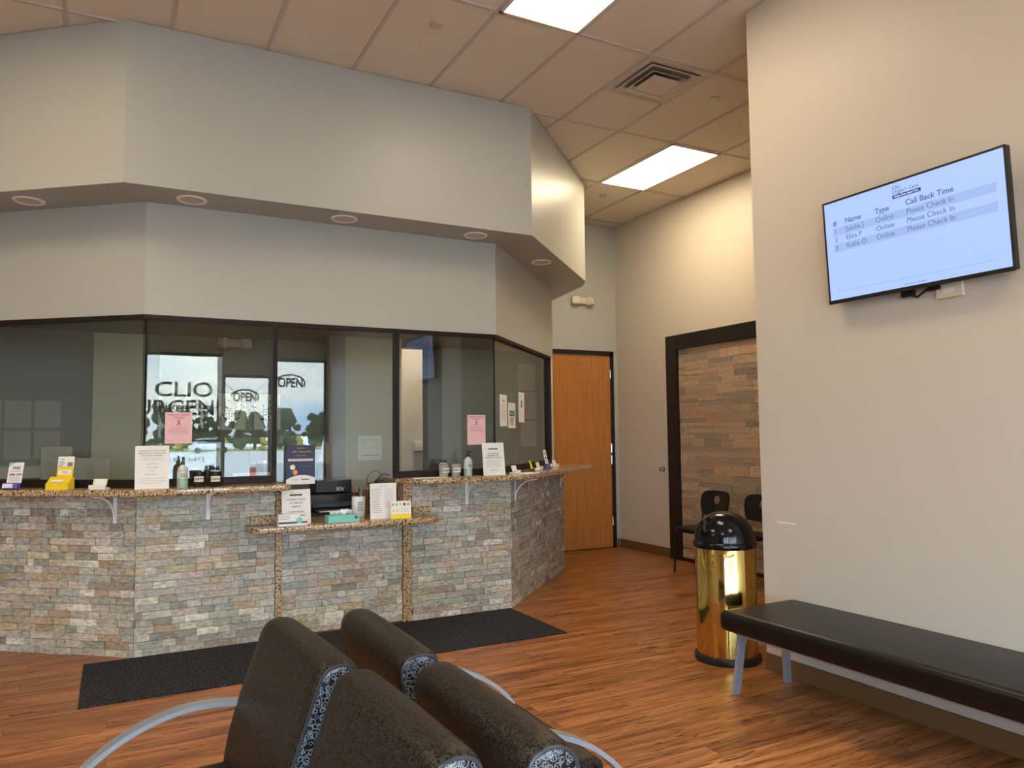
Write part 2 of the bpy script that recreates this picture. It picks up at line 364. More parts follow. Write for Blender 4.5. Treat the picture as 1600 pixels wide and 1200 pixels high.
for x, y, lb in ((1.822, 4.456, 'round sprinkler cover in the ceiling left of the near light'), (4.248, 4.465, 'round sprinkler cover in the ceiling right of the air vent'), (4.863, 6.936, 'round sprinkler cover in the ceiling beyond the far light')):
    tag(MB().lathe([(.0, -.010), (.038, -.010), (.041, -.008), (.041, .004), (.0, .004)], 28, cap=False).build('sprinkler_cover', mat('cover_enamel', (.55, .47, .38), .5), loc=(x, y, CZ)), lb, 'sprinkler', 'sprinkler covers in the ceiling')

# recessed downlights under the soffit
dl0 = None
for i, (x, y, lb) in enumerate(((-.546, 6.01-.03, 'unlit round downlight in the soffit underside, the first from the left'), (.437, 5.48, 'unlit round downlight in the soffit underside, just right of the left corner'),
                (1.493, 5.48, 'unlit round downlight in the soffit underside, middle of the five'), (2.575, 5.48, 'unlit round downlight in the soffit underside, just left of the right corner'), (3.543, 6.08, 'unlit round downlight in the soffit underside, nearest the wooden door'))):
    if dl0 is None:
        t = dl0 = thing('recessed_downlight', lb, 'downlight', (x, y, SZ), 0, 'downlights under the soffit')
        MB().lathe([(.073, -.001), (.098, -.001), (.098, -.006), (.092, -.011), (.075, -.006)], 36, cap=False).build('trim_ring', mat('downlight_trim_enamel', (.92, .86, .76), .35), t, smooth=True)
        MB().lathe([(.074, -.006), (.066, -.0022), (.055, -.0018), (.001, -.0018)], 36, cap=False).build('lamp', mat('unlit_lamp_lens', (.62, .52, .42), .35), t, smooth=True)
    else:
        t = copy_tree(dl0); t.location = (x, y, SZ); t['label'] = lb

# ------------------------------------------------------------------ doors
d = sempty('door_1', 'tall orange maple wooden door in a black metal frame', 'door', ((DX0+DX1)/2, YF, 0))
hw = (DX1-DX0)/2
MB().box(-hw, -hw+.04, -.02, .12, 0, DH+.0).box(hw-.02, hw+.028, -.02, .12, 0, DH+.045).box(-hw-.02, hw+.028, -.02, .12, DH-.012, DH+.045).build('door_frame', M_black, d)
MB().box(-hw+.04, hw-.02, -.002, .042, .012, DH-.014).build('door_leaf', M_doorwood, d)
for z in (.28, 1.05, 1.2, 2.15): MB().lathe([(.008, 0), (.008, .11)], 10, c=(hw-.021, -.01, z)).build('hinge', M_chrome, d)
for x in (.02, .24): MB().lathe([(.007, 0), (.007, .002)], 10, M=TRS(x, -.0022, DH-.12, 0, PI/2)).build('closer_hole', M_black, d)
MB().box(-hw+.04, hw-.02, .0, .12, 0, .012).build('threshold', M_dark, d)

# emergency light over the door
M_cream = mat('cream_plastic', (.70, .62, .47), .45); M_lens = mat('lamp_lens', (.80, .78, .70), .12, spec=.6)
def emergency(loc, label, rz=0):
    t = thing('emergency_light', label, 'emergency light', loc, rz, None)
    MB().box(-.085, .085, -.05, 0, -.04, .04, bevel=.012).build('housing', M_cream, t, smooth=True)
    for sx in (-1, 1):
        M = TRS(sx*.108, -.050, -.004, sx*.5, -.2)
        h = MB().box(-.05, .05, -.03, .035, -.05, .05, M=M, bevel=.012).build('lamp_head', M_cream, t, smooth=True)
        l = MB()
        for a in range(4):
            for b in range(4): l.box(-.042+a*.021+.001, -.042+a*.021+.020, -.034, -.0295, -.042+b*.021+.001, -.042+b*.021+.020, M=M)
        l.build('lens', M_lens, h)
    return t
emergency((5.21, YF-.001, 3.12), 'cream twin head emergency light on the grey wall above the wooden door')

# black frame and faux stone panel on the far wall
fr = sempty('trim_1', 'wide black frame round the faux stone panel', 'frame', (XF, 0, 0))
Y0p, Y1p = 3.9, 6.93
b = MB(); b.box(-.045, .0, Y1p-.185, Y1p, 0, 2.565).box(-.045, 0, Y0p, Y1p-.185, 2.40, 2.565).box(-.045, 0, Y0p, Y0p+.18, 0, 2.40).build('frame', M_black, fr)
MB().box(-.035, 0, Y0p+.18, Y1p-.185, 0, .035).build('base_rail', M_black, fr)

def brickwork(length, z0, z1, rowh, lens, palette, dep=(.0, .014), gap=.0015, back=.02, seed=1, mortar=(.3, .28, .25), clip=None, tall=0):
    """pieces along local x, outward = -y; colours per piece kept in the mesh"""
    rnd = random.Random(seed); mb = MB(); lay = mb.bm.loops.layers.float_color.new('Col')
    def piece(x0, x1, za, zb, col, d):
        n0 = len(mb.bm.faces); mb.box(x0+gap, x1-gap, -d, back, za+gap, zb-gap)
        mb.bm.faces.ensure_lookup_table()
        for f in mb.bm.faces[n0:]:
            for l in f.loops: l[lay] = (*col, 1)
    z = z0
    while z < z1-.005:
        h = rowh[0] if len(rowh) == 1 else rnd.uniform(*rowh); h = min(h, z1-z)
        if z1-(z+h) < .02: h = z1-z
        x = -rnd.uniform(0, lens[1]) ; x = 0 if x > 0 else x
        while x < length:
            l = rnd.uniform(*lens); xa, xb = max(0, x), min(length, x+l)
            if xb-xa > .012:
                c = rnd.choice(palette); v = rnd.uniform(.86, 1.14); c = tuple(min(1, k*v*rnd.uniform(.97, 1.03)) for k in c)
                if tall and rnd.random() < tall and h > .06: 
                    hh = h/2; piece(xa, xb, z, z+hh, c, rnd.uniform(*dep)); piece(xa, xb, z+hh, z+h, rnd.choice(palette), rnd.uniform(*dep))
                else: piece(xa, xb, z, z+h, c, rnd.uniform(*dep))
            x += l
        z += h
    n0 = len(mb.bm.faces); mb.box(0, length, .004, back+.01, z0, z1); mb.bm.faces.ensure_lookup_table()
    for f in mb.bm.faces[n0:]:
        for l in f.loops: l[lay] = (*mortar, 1)
    return mb
FP = [(.48, .335, .22), (.50, .36, .25), (.42, .31, .21), (.46, .29, .19), (.33, .26, .20), (.27, .22, .175), (.49, .35, .24)]
Lp = Y1p-.185-(Y0p+.18)
fx = brickwork(Lp, .035, 2.40, (.045, .12), (.10, .55), FP, (.000, .005), .0032, .0, 5, (.72, .60, .46), tall=.45)
fx.build('faux_stone_panel', M_faux, fr, M=TRS(-.012, Y1p-.185, 0, -PI/2))
# round door stop on the far wall
t = thing('door_stop', 'small round chrome door stop on the beige wall beside the black frame', 'door stop', (XF, 7.068, 1.015), -PI/2)
MB().lathe([(.030, 0), (.030, .006), (.018, .010), (.016, .035), (.024, .040), (.024, .052), (.0, .055)], 20, M=TRS(0, 0, 0, 0, PI/2), cap=False).build('cup', M_chrome, t, smooth=True)
# scuff on near wall
M_scuff = mat('bare_plaster', (.78, .75, .70), .8)

# ------------------------------------------------------------------ reception desk
SP = [(.48, .435, .38), (.42, .40, .36), (.53, .48, .42), (.35, .35, .315), (.46, .425, .36), (.50, .43, .38), (.58, .55, .49), (.37, .38, .34), (.29, .275, .24), (.54, .48, .39), (.44, .34, .24), (.66, .63, .58), (.44, .41, .38), (.50, .45, .40), (.37, .31, .26), (.43, .44, .42), (.49, .45, .40), (.46, .38, .27), (.40, .42, .40), (.45, .42, .38)]
desk = thing('reception_desk', 'long angled reception desk clad in split face grey stone strips', 'reception desk', (.145, 5.66, 0))
def face(A, B, z0, z1, seed, y_in=0., dep=(0, .012)):
    A, B = Vector((*A, 0)), Vector((*B, 0)); d = B-A; a = math.atan2(d.y, d.x)
    M = Matrix.Translation(A-Vector((.145, 5.66, 0))) @ Matrix.Rotation(a, 4, 'Z') @ Matrix.Translation((0, y_in, 0))
    brickwork(d.length, z0, z1, (.0485,), (.05, .21), [(r*1.05, g*1.01, b*.92) for r, g, b in SP], dep, .0013, .012, seed, (.16, .15, .14)).build('stone_facing', M_stone, desk, M=M)
face(ST[0], ST[1], 0, 1.066, 11); face(ST[1], (1.045, 5.66), 0, 1.066, 12)
face((1.095, 5.675), (2.012, 5.675), 0, .775, 13); face((2.085, 5.66), ST[2], 0, 1.066, 14); face(ST[2], ST[3], 0, 1.066, 15)
core = MB()
STi = [(-1.9, 7.50), (.20, 5.80), (2.91, 5.80), (4.22, 7.12)]
STo = [(-2.0, 7.425), (.16, 5.695), (2.955, 5.695), (4.29, 7.03)]
core.prism([STo[0], STo[1], STi[1], STi[0]], 0, 1.06); core.box(.16, 1.045, 5.695, 5.80, 0, 1.06); core.box(1.045, 2.085, 5.71, 5.80, 0, .77); core.box(2.085, 2.955, 5.695, 5.80, 0, 1.06); core.prism([(2.93, 5.695), (2.955, 5.695), (4.29, 7.03), (4.22, 7.12), (2.91, 5.80)], 0, 1.06)
core.build('desk_core', mat('painted_board', (.05, .05, .045), .6), desk, loc=(-.145, -5.66, 0))
for x0, x1, z1 in ((1.047, 1.093, 1.066), (2.014, 2.083, 1.066)):
    MB().box(x0-.145, x1-.145, -.012, .13, 0, z1, bevel=.003).build('granite_post', M_granite, desk)
for x0, x1 in ((.87, 1.045), (2.085, 2.235)):
    MB().box(x0-.145, x1-.145, -.032, .0, .8265, .885, bevel=.003).build('granite_splash', M_granite, desk)
MB().box(1.095-.145, 2.012-.145, -.002, .012, .0, .012).build('base_strip', mat('reddish_strip', (.14, .05, .035), .5), desk)

def curved(p0, p1, p2, n=6): return [tuple((1-t)**2*a+2*t*(1-t)*b+t*t*c for a, b, c in zip(p0, p1, p2)) for t in [i/n for i in range(n+1)]]
ct = thing('countertop', 'speckled brown granite raised countertop on the left of the pay window', 'countertop', (.145, 5.42, 1.068))
pl = [(-2.1, 7.20), (.13, 5.42)] + curved((1.06, 5.42), (1.115, 5.42), (1.115, 5.47)) + [(1.115, 5.66), (1.035, 5.66), (1.035, 6.0), (.27, 6.0), (-1.9, 7.72)]
MB().prism([(x-.145, y-5.42) for x, y in pl], 0, .042, bevel=.008).build('slab', M_granite, ct, smooth=True)
cr = thing('countertop', 'speckled brown granite raised countertop with rounded ends on the right of the pay window', 'countertop', (2.9, 5.45, 1.068))
pr = [(2.0, 5.655)] + curved((2.03, 5.56), (2.10, 5.46), (2.25, 5.455)) + curved((2.93, 5.455), (3.05, 5.455), (3.14, 5.54)) + [(4.42, 6.62)] + curved((4.50, 6.70), (4.68, 6.90), (4.50, 7.04)) + [(4.345, 7.125), (4.19, 7.125), (3.95, 7.18), (2.80, 6.0), (1.965, 6.0), (1.965, 5.70), (2.0, 5.70)]
MB().prism([(x-2.9, y-5.45) for x, y in pr], 0, .042, bevel=.008).build('slab', M_granite, cr, smooth=True)
lo = thing('countertop', 'lower speckled granite pay shelf projecting below the two raised countertops', 'countertop', (1.5, 5.42, .776))
pw = curved((.84, 5.64), (.84, 5.42), (.90, 5.42), 5) + curved((2.17, 5.42), (2.25, 5.42), (2.27, 5.60), 5) + [(2.27, 5.64), (2.01, 5.64), (2.01, 6.0), (1.097, 6.0), (1.097, 5.64)]
MB().prism([(x-1.5, y-5.42) for x, y in pw], 0, .042, bevel=.008).build('slab', M_granite, lo, smooth=True)
def bracket(par, x, y, a):
    """wall flange at (x,y); arm runs along direction a"""
    lx, ly, _ = par.location; dx, dy = math.cos(a), math.sin(a); X, Y = x-lx, y-ly
    b = MB(); n = 14; side = Vector((-dy, dx, 0))
    b.box(0, .006, -.013, .013, -.19, -.001, M=TRS(X, Y, 0, a)); b.box(0, .20, -.013, .013, -.006, -.001, M=TRS(X, Y, 0, a))
    arc = [Vector((X, Y, 0)) + Vector((dx, dy, 0))*(.006+.178*(1-math.cos(t))) + Vector((0, 0, -.172+.166*math.sin(t))) for t in [i/n*PI/2 for i in range(n+1)]]
    b.tube(arc, rect=(.008, .015), upv=side)
    b.build('bracket', M_bracket, par)
    
bracket(ct, .033-.012, 5.76-.015, math.atan2(-.78, -.62)); bracket(ct, .59, 5.645, -PI/2); bracket(ct, -.95, 6.53, math.atan2(-.78, -.62))
bracket(cr, 2.553, 5.645, -PI/2); bracket(cr, 3.03, 5.70, -PI/4); bracket(cr, 4.20, 6.875, -PI/4)

# ------------------------------------------------------------------ reception glass
def inset(P, k): return P
def wframe(name, label, A, B, z0, z1, posts=(.012, .012), sill=True):
    A, B = Vector((*A, 0)), Vector((*B, 0)); d = B-A; Lw = d.length; a = math.atan2(d.y, d.x)
    o = sempty(name, label, 'window', (A.x, A.y, 0), a); f = MB()
    f.box(0, Lw, .0, .07, z1-.03, z1-.0005)
    for k, (xa, xb) in enumerate(((0, posts[0]), (Lw-posts[1], Lw))):
        if posts[k]: f.box(xa, xb, *((.002, .068) if posts[k] > .008 else (.026, .042)), z0, z1-.03)
    if sill: f.box(posts[0], Lw-posts[1], .01, .06, z0, z0+.052)
    f.build('window_frame', M_bronze, o)
    MB().box(posts[0], Lw-posts[1], .030, .038, z0+(.052 if sill else 0), z1-.03).build('pane', M_glass, o)
    return o
wframe('window_1', 'reception glass over the left angled counter', GL[0], (GL[1][0]-.002, GL[1][1]+.001), 1.1115, WZ, (.012, .003))
w2 = wframe('window_2', 'reception glass with the mirrored shop lettering', (GL[1][0], GL[1][1]), (1.052, 5.67), 1.1115, WZ, (.003, .033))
MB().box(-.205, .205, -.003, .003, 1.166, 2.258).build('sliding_pane', M_glass, w2, M=TRS(.31, .0505, 0, -.0046, .0008))
wframe('window_3', 'reception glass above the low pay shelf', (1.054, 5.67), (1.99, 5.67), .8195+.29, WZ, (.0, .035), False)
wframe('window_4', 'reception glass right of the pay window', (1.992, 5.67), (GL[2][0]-.002, 5.67), 1.1115, WZ, (.0, .003))
wframe('window_5', 'angled reception glass nearest the wooden door', (GL[2][0]+.002, GL[2][1]+.001), (GL[3][0]-.06, GL[3][1]-.061), 1.1115, WZ, (.0, .03))

# ------------------------------------------------------------------ behind the glass
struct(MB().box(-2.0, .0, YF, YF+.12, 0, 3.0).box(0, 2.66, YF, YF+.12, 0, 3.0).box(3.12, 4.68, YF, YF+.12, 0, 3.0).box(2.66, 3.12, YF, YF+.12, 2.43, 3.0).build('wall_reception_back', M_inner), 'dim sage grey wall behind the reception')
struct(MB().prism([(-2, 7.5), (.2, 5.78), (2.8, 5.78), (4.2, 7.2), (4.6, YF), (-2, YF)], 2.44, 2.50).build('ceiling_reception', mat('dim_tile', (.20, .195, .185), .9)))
tr = sempty('trim_2', 'dark grey trim round the doorway behind reception', 'trim', (2.66, YF, 0)); MB().box(-.04, .0, -.03, .14, 0, 2.438).box(.46, .63, -.03, .14, 0, 2.438).box(-.04, .63, -.03, .14, 2.425, 2.438).build('casing', mat('grey_casing', (.10, .105, .10), .5), tr)
struct(MB().box(1.5, 4.6, 9.4, 9.5, 0, 3.0).build('wall_back_room', M_wall)); struct(MB().box(1.4, 1.5, YF+.12, 9.5, 0, 3).build('wall_back_room_left', M_wall)); struct(MB().box(4.6, 4.7, YF+.15, 9.5, 0, 3).build('wall_back_room_right', M_wall))
struct(MB().box(1.4, 4.7, YF+.12, 9.5, 3.0, 3.05).build('ceiling_back_room', M_ceil))
tb = thing('ceiling_light', 'square ceiling light in the room behind the doorway', 'ceiling light', (3.3, 8.7, 2.992)); MB().box(-.3, .3, -.3, .3, -.003, .003).build('diffuser', mat('back_room_diffuser', (.9, .9, .85), .5, emit=(1, .84, .62), es=14), tb); MB().box(-.32, .32, -.32, .32, .0032, .006).build('frame', M_trof, tb)
tl = thing('ceiling_light', 'added light panel inside the reception office, unseen above the glass', 'ceiling light', (1.3, 6.22, 2.436)); MB().box(-1.0, 1.0, -.12, .12, -.003, .001).build('diffuser', mat('office_fill_panel', (.9, .9, .85), .5, emit=(1, .90, .74), es=4.0), tl); MB().box(-1.02, 1.02, -.14, .14, .0012, .0035).build('frame', M_trof, tl)  # added lamp kept out of view, gives the office interior its dim light
tl2 = thing('ceiling_light', 'small added light panel inside the office, unseen above the angled glass', 'ceiling light', (3.32, 6.46, 2.436), PI/4); MB().box(-.5, .5, -.1, .1, -.003, .001).build('diffuser', mat('office_fill_panel_bright', (.9, .9, .85), .5, emit=(1, .94, .80), es=11.0), tl2); MB().box(-.52, .52, -.12, .12, .0012, .0035).build('frame', M_trof, tl2)  # added unseen lamp, brightens the wall behind the angled glass
d2 = sempty('door_2', 'sage green door panel at the back of the reception', 'door', (.03, YF, 0)); MB().box(-.21, .22, -.03, -.001, 0, 2.43).build('door_leaf', mat('olive_panel', (.66, .64, .50), .5), d2)

struct(MB().box(2.02, 2.62, 7.40, 7.46, 0, 2.438).build('wall_office_reflection_panel', mat('olive_reflection_tone', (.40, .36, .27), .5)), 'olive panel added behind the pay window in place of a door reflection'); struct(MB().box(1.86, 2.02, 7.36, 7.50, 0, 2.438).build('wall_office_column', mat('grey_column_paint', (.20, .20, .19), .5)), 'grey column behind the pay window')  # olive panel is added to imitate a door reflected in the glass
LIN = []
def sheet(name, label, cat, x, y, z, w, h, rz=0, rx=0, paper=None, lines=(), bars=(), th=.0008, group=None, shapes=()):
    """a printed sheet standing or hanging: origin bottom centre, front = -y. lines: (text,size,x,z,mat) ; bars: (x0,x1,z0,z1,mat)"""
    o = thing(name, label, cat, (x, y, z), rz, group); R = Matrix.Rotation(rx, 4, 'X')
    MB().box(-w/2, w/2, 0, th, 0, h, M=R).build('sheet', paper or M_paper, o)
    by = {}
    for tx, sz, lx, lz, mm in lines: text_into(by.setdefault(mm.name, MB()), tx, sz, lx, lz, -.0006, M=R)
    for x0, x1, z0, z1, mm in bars: by.setdefault(mm.name, MB()).box(x0, x1, -.0008, -.0001, z0, z1, M=R)
    for k, mb in by.items(): mb.build('printed_text', MATS[k], o)
    return o
def acrylic_stand(o, w, h, rx, back=.0):
    R = Matrix.Rotation(rx, 4, 'X')
    MB().box(-w/2-.003, w/2+.003, .0015, .0035, 0, h+.003, M=R).box(-w/2-.003, w/2+.003, .0, .07, 0, .002).build('acrylic_holder', M_sheetglass, o)
def para(x0, x1, z0, z1, n, rnd, mm, th=.0022, center=True):
    out = []
    for i in range(n):
        z = z1-(z1-z0)*(i+.5)/n; k = rnd.uniform(.7, 1); cx = (x0+x1)/2; hw = (x1-x0)/2*k
        x = (cx-hw) if center else x0; xe = cx+hw if center else x0+2*hw
        while x < xe-.004:
            l = rnd.uniform(.006, .016); out.append((x, min(x+l, xe), z, z+th, mm)); x += l+.003
    return out
rnd = random.Random(3)
# wall papers behind left glass
for r in range(2):
    for c in range(3):
        x = -.98+c*.225; z = 1.55 if r == 0 else 1.27
        sheet('wall_notice', ('framed grey notice, ' + ['left', 'middle', 'right'][c] + ' of the ' + ['upper', 'lower'][r] + ' row on the dim wall behind the left glass'), 'notice', x, YF-.006, z, .20, .24 if r == 0 else .25,
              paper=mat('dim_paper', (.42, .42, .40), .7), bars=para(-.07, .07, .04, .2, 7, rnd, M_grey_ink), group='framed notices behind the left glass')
cab = thing('cabinet', 'low black cabinet with a pale counter against the wall behind the left glass', 'cabinet', (-.95, 7.78, 0)); MB().box(-.6, .45, -.25, .17, 0, 1.12).build('body', M_dark, cab); MB().box(-.62, .47, -.27, .175, 1.12, 1.22, bevel=.003).build('worktop', mat('pale_laminate', (.5, .52, .48), .5), cab)
dk = thing('desk', 'dark office desk behind the reception glass', 'desk', (1.2, 6.3, 0)); MB().box(-1.3, 1.7, -.25, .45, .70, .74).build('desktop', M_dark, dk)
for x in (-1.2, 1.6): MB().box(x-.03, x+.03, -.2, .4, 0, .70).build('leg', M_dark, dk)
dk2 = thing('desk', 'dark side desk behind the left angled glass', 'desk', (-.12, 6.98, 0)); MB().box(-.6, .35, -.1, .3, .70, .74, ).build('desktop', M_dark, dk2)
for x in (-.5, .25): MB().box(x-.03, x+.03, -.05, .25, 0, .70).build('leg', M_dark, dk2)
def monitor(x, y, zc, w, h, rz, rx, label, m, base=.74):
    t = thing('computer_monitor', label, 'monitor', (x, y, base), rz, 'monitors on the reception desk'); R = TRS(0, 0, zc-base, 0, rx)
    MB().box(-w/2, w/2, -.018, .018, -h/2, h/2, M=R, bevel=.004).build('housing', m, t); MB().box(-w/2+.012, w/2-.012, .0185, .021, -h/2+.012, h/2-.012, M=R).build('screen', M_dark, t)
    MB().box(-.025, .025, -.012, .012, 0.012, zc-base-h*.3).build('stand', M_dark, t); MB().box(-.11, .11, -.08, .08, 0, .012, bevel=.003).build('foot', M_dark, t)
M_monback = mat('pale_grey_plastic', (.42, .39, .35), .45); M_monolive = mat('olive_grey_plastic', (.20, .19, .15), .45)
monitor(-.395, 7.02, 1.233, .22, .30, -.2, 0, 'tall pale grey monitor seen from behind, left of the yellow brochure holder', M_monback)
monitor(-.150, 6.98, 1.16, .27, .26, -.1, 0, 'wide pale grey monitor seen from behind, right of the yellow brochure holder', M_monback)
monitor(1.04, 6.3, 1.33, .17, .16, .1, 0, 'small olive grey monitor through the glass left of the dark poster', M_monolive)
monitor(1.575, 6.52, 1.30, .19, .19, 0, 0, 'dark monitor half hidden behind the dark blue poster', M_monolive)
o = thing('paper_tray', 'long white box standing behind the glass right of the pen cups', 'box', (.93, 5.90, 1.1115)); MB().box(-.15, .15, -.05, .05, 0, .055, bevel=.004).build('body', M_white, o); MB().box(-.152, .152, -.052, .052, .0555, .066, bevel=.002).build('lid', M_white, o)
# printer
pt = thing('printer', 'black desktop printer holding paper behind the pay window', 'printer', (1.60, 6.22, .74))
MB().box(-.22, .20, -.16, .18, 0, .10, bevel=.01).build('base', M_dark, pt); MB().box(-.22, .20, -.10, .18, .12, .24, bevel=.015).build('body', M_dark, pt)
MB().box(-.15, .14, -.20, .02, .104, .112).build('paper', M_paper, pt); MB().box(-.20, .18, -.19, -.09, .17, .185, M=TRS(0, 0, 0, 0, .12)).build('paper_tray', mat('dark_teal_plastic', (.03, .06, .07), .35), pt)
l = MB(); text_into(l, 'XIV', .045, .04, .26, -.105); MB().box(-.16, .14, -.10, .12, .245, .36, bevel=.012).build('scanner_lid', M_dark, pt); l.build('printed_text', M_paper, pt)
bp = thing('backpack', 'rounded black backpack behind the glass next to the dark post', 'backpack', (2.10, 6.38, .74))
MB().ball((0, 0, .182), .13, (1.0, .7, 1.35), 20).build('body', M_dark, bp, smooth=True); MB().ball((0, -.09, .11), .085, (1, .5, 1), 16).build('front_pocket', M_dark, bp, smooth=True); MB().tube([(math.cos(a)*.05, 0, .33+math.sin(a)*.04) for a in [i*PI/8 for i in range(9)]], .008, 8).build('handle', M_dark, bp, smooth=True)
bx = thing('cardboard_box', 'small brown cardboard box behind the pay window', 'box', (1.94, 6.22, .74)); MB().box(-.06, .06, -.06, .06, 0, .26, bevel=.002).build('body', mat('cardboard', (.42, .22, .09), .8), bx); MB().box(-.062, .062, -.02, .02, .2605, .262).build('tape', M_cream, bx)
wb = thing('wire_basket', 'black wire basket with cables behind the pay window', 'basket', (1.87, 5.92, .8195))
b = MB()
for z in (.0, .12, .24): b.tube([(math.cos(a)*.07, math.sin(a)*.05, z+.004) for a in [i*PI/10 for i in range(20)]], .003, 6, closed=True)
for i in range(12): a = i*PI/6; b.tube([(math.cos(a)*.07, math.sin(a)*.05, .004), (math.cos(a)*.07, math.sin(a)*.05, .244)], .002, 6)
b.tube([(math.cos(a)*.07, 0, .25+math.sin(a)*.09) for a in [i*PI/10 for i in range(11)]], .003, 6); b.build('wires', M_dark, wb)
# art prints behind the glass
def art(x, z, w, h, label, seed):
    o = thing('art_print', label, 'picture', (x, YF-.012, z)); MB().box(-w/2, w/2, 0, .011, 0, h).build('canvas', mat('cream_canvas', (.80, .76, .62), .8), o)
    rr = random.Random(seed); b = MB()
    for k in range(9):
        a = rr.uniform(.9, 2.3); l = rr.uniform(.5, .9)*h; x0 = rr.uniform(-.1, .1)*w; pts = []
        for i in range(8):
            t = i/7; pts.append((x0+math.cos(a)*l*t*.6+math.sin(t*4+k)*.01, -.002, .01+math.sin(a)*l*t*.9))
        b.tube(pts, .0025, 5)
        for i in (3, 5, 7): b.ball(pts[i], .009, (1.6, .2, .7), 8)
    b.build('painted_branches', mat('dark_green_paint', (.04, .05, .025), .7), o)
art(1.04, 1.52, .26, .36, 'cream botanical print behind the glass left of the dark post', 1); art(1.38, 1.52, .26, .36, 'cream botanical print behind the glass partly hidden by the dark post', 2)
emergency((1.05, YF-.001, 2.385), 'cream twin head emergency light seen through the glass behind reception')
# paper towel dispenser in back room
pd = thing('towel_dispenser', 'white paper towel dispenser on the beige wall seen through the doorway', 'dispenser', (3.60, 9.4, 1.30)); MB().box(-.13, .13, -.12, -.001, -.06, .07, bevel=.02).build('body', M_white, pd, smooth=True); MB().box(-.10, .10, -.09, -.02, -.075, -.0605).build('paper_slot', M_dark, pd)
# file holders on door wall behind the right glass
for i, (xc, z0, h, w_, tt) in enumerate(((4.43, 1.975, .32, .24, 'top'), (4.43, 1.63, .32, .25, 'middle'), (4.45, 1.30, .30, .21, 'bottom'))):
    o = thing('document_frame', 'clear plastic document holder, %s one of the three behind the right angled glass' % tt, 'document holder', (xc-.03, YF-.004, z0), 0, 'document holders behind the right glass')
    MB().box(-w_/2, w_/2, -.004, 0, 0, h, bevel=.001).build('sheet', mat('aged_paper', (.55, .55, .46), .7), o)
    f = MB()
    for a in ((-w_/2, -w_/2+.014, 0, h), (w_/2-.014, w_/2, 0, h)): f.box(a[0], a[1], -.012, -.0045, a[2], a[3])
    f.box(-w_/2, w_/2, -.012, -.0045, 0, .014).box(-w_/2, w_/2, -.012, -.0045, h-.014, h).build('holder_frame', mat('milky_plastic', (.62, .62, .55), .25), o)
    b = MB()
    for q in para(-w_/2+.03, w_/2-.03, .04, h-.05, 12, rnd, M_grey_ink, .003): b.box(q[0], q[1], -.0055, -.0042, q[2], q[3])
    b.build('printed_text', M_grey_ink, o)

# ------------------------------------------------------------------ things on the countertops
CT = 1.1105
def sq(name, *a, **k): return sheet(name, *a, **k)
# left counter
AL = math.atan2(-.63, .78)          # direction along left angled counter
S1 = [('PLEASE NOTIFY DESK WHEN', .0125, 0, .247, M_ink), ('SIGNING IN IF YOU ARE HERE', .0125, 0, .231, M_ink), ('FOR THE FOLLOWING:', .0125, 0, .215, M_ink)]
o = sq('counter_sign', 'tall white printed notice in a clear stand left of the sanitizer bottle', 'sign', .229, 5.52, CT, .205, .285, rz=0, rx=-.10, lines=S1 + [(s, .0105, 0, z, M_grey_ink) for s, z in (('BLOOD DRAW', .162), ('DRUG SCREEN', .138), ('X-RAY', .115), ('DOT PHYSICAL', .092))],
       bars=para(-.08, .08, .185, .207, 2, rnd, M_grey_ink) + para(-.08, .08, .03, .075, 3, rnd, M_grey_ink)); acrylic_stand(o, .205, .285, -.10)
def sanitizer(x, y, label, liquid):
    t = thing('sanitizer_bottle', label, 'sanitizer bottle', (x, y, CT), .1)
    MB().lathe([(.030, 0), (.034, .004), (.034, .115), (.030, .135), (.014, .150), (.012, .156)], 24).build('bottle', mat('frosted_bottle', (.52, .56, .50), .15, spec=.6), t, smooth=True)
    MB().lathe([(.0345, .004), (.0347, .006), (.0347, .062), (.0345, .064)], 24).build('gel', mat('green_gel_label', (.30, .44, .34), .2), t, smooth=True)
    MB().lathe([(.0350, .066), (.0352, .068), (.0352, .105), (.0350, .107)], 24, cap=False).build('label_band', mat('pale_label', (.60, .62, .56), .4), t, smooth=True)
    l = MB()
    for z in (.074, .083, .094): l.box(-.018, .018, -.0362, -.0354, z, z+.004)
    l.build('printed_text', M_green_ink, t)
    MB().lathe([(.014, .156), (.014, .172), (.006, .175), (.005, .196)], 16).tube([(0, 0, .196), (0, -.012, .202), (0, -.04, .196)], .006, 8).build('pump', M_dark, t, smooth=True)
sanitizer(.412, 5.50, 'pump bottle of green sanitizer gel on the left counter beside the notice', None)
def pencup(x, y, word, label, m, pens):
    t = thing('pen_cup', label, 'pen cup', (x, y, CT), random.uniform(-.2, .2))
    MB().lathe([(.034, 0), (.036, .003), (.042, .10), (.0385, .10), (.033, .005), (.0, .005)], 26, cap=False).lathe([(.0, 0), (.034, 0)], 26, cap=False).build('cup', m, t, smooth=True)
    MB().box(-.030, .030, -.0445, -.0425, .035, .072, bevel=.0004).build('label_card', M_cream, t)
    l = MB(); text_into(l, word, .021, 0, .046, -.0447, ext=.0003, bold=.0006); l.build('printed_text', M_ink, t)
    for i in range(pens):
        a = i*2.4; r = .010+.018*((i*37) % 10)/10; p0 = Vector((math.cos(a)*r*.5, math.sin(a)*r*.5, .008)); p1 = Vector((math.cos(a)*r*1.25, math.sin(a)*r*1.25, .128+.012*((i*13) % 5)/5))
        pen = tag(MB().tube([p0, p1], .0042, 8).build('pen', M_dark if i % 3 else M_navy, None, smooth=True), 'pen standing in the ' + ('left' if x < 1 else 'right') + ' counter pen cup marked CLEAN', 'pen', 'pens in the ' + ('left' if x < 1 else 'right') + ' counter cup')
        pen.location = (x, y, CT)
        MB().tube([p0.lerp(p1, .78), p0.lerp(p1, .84)], .0046, 8).build('clip_band', M_white, pen, smooth=True)
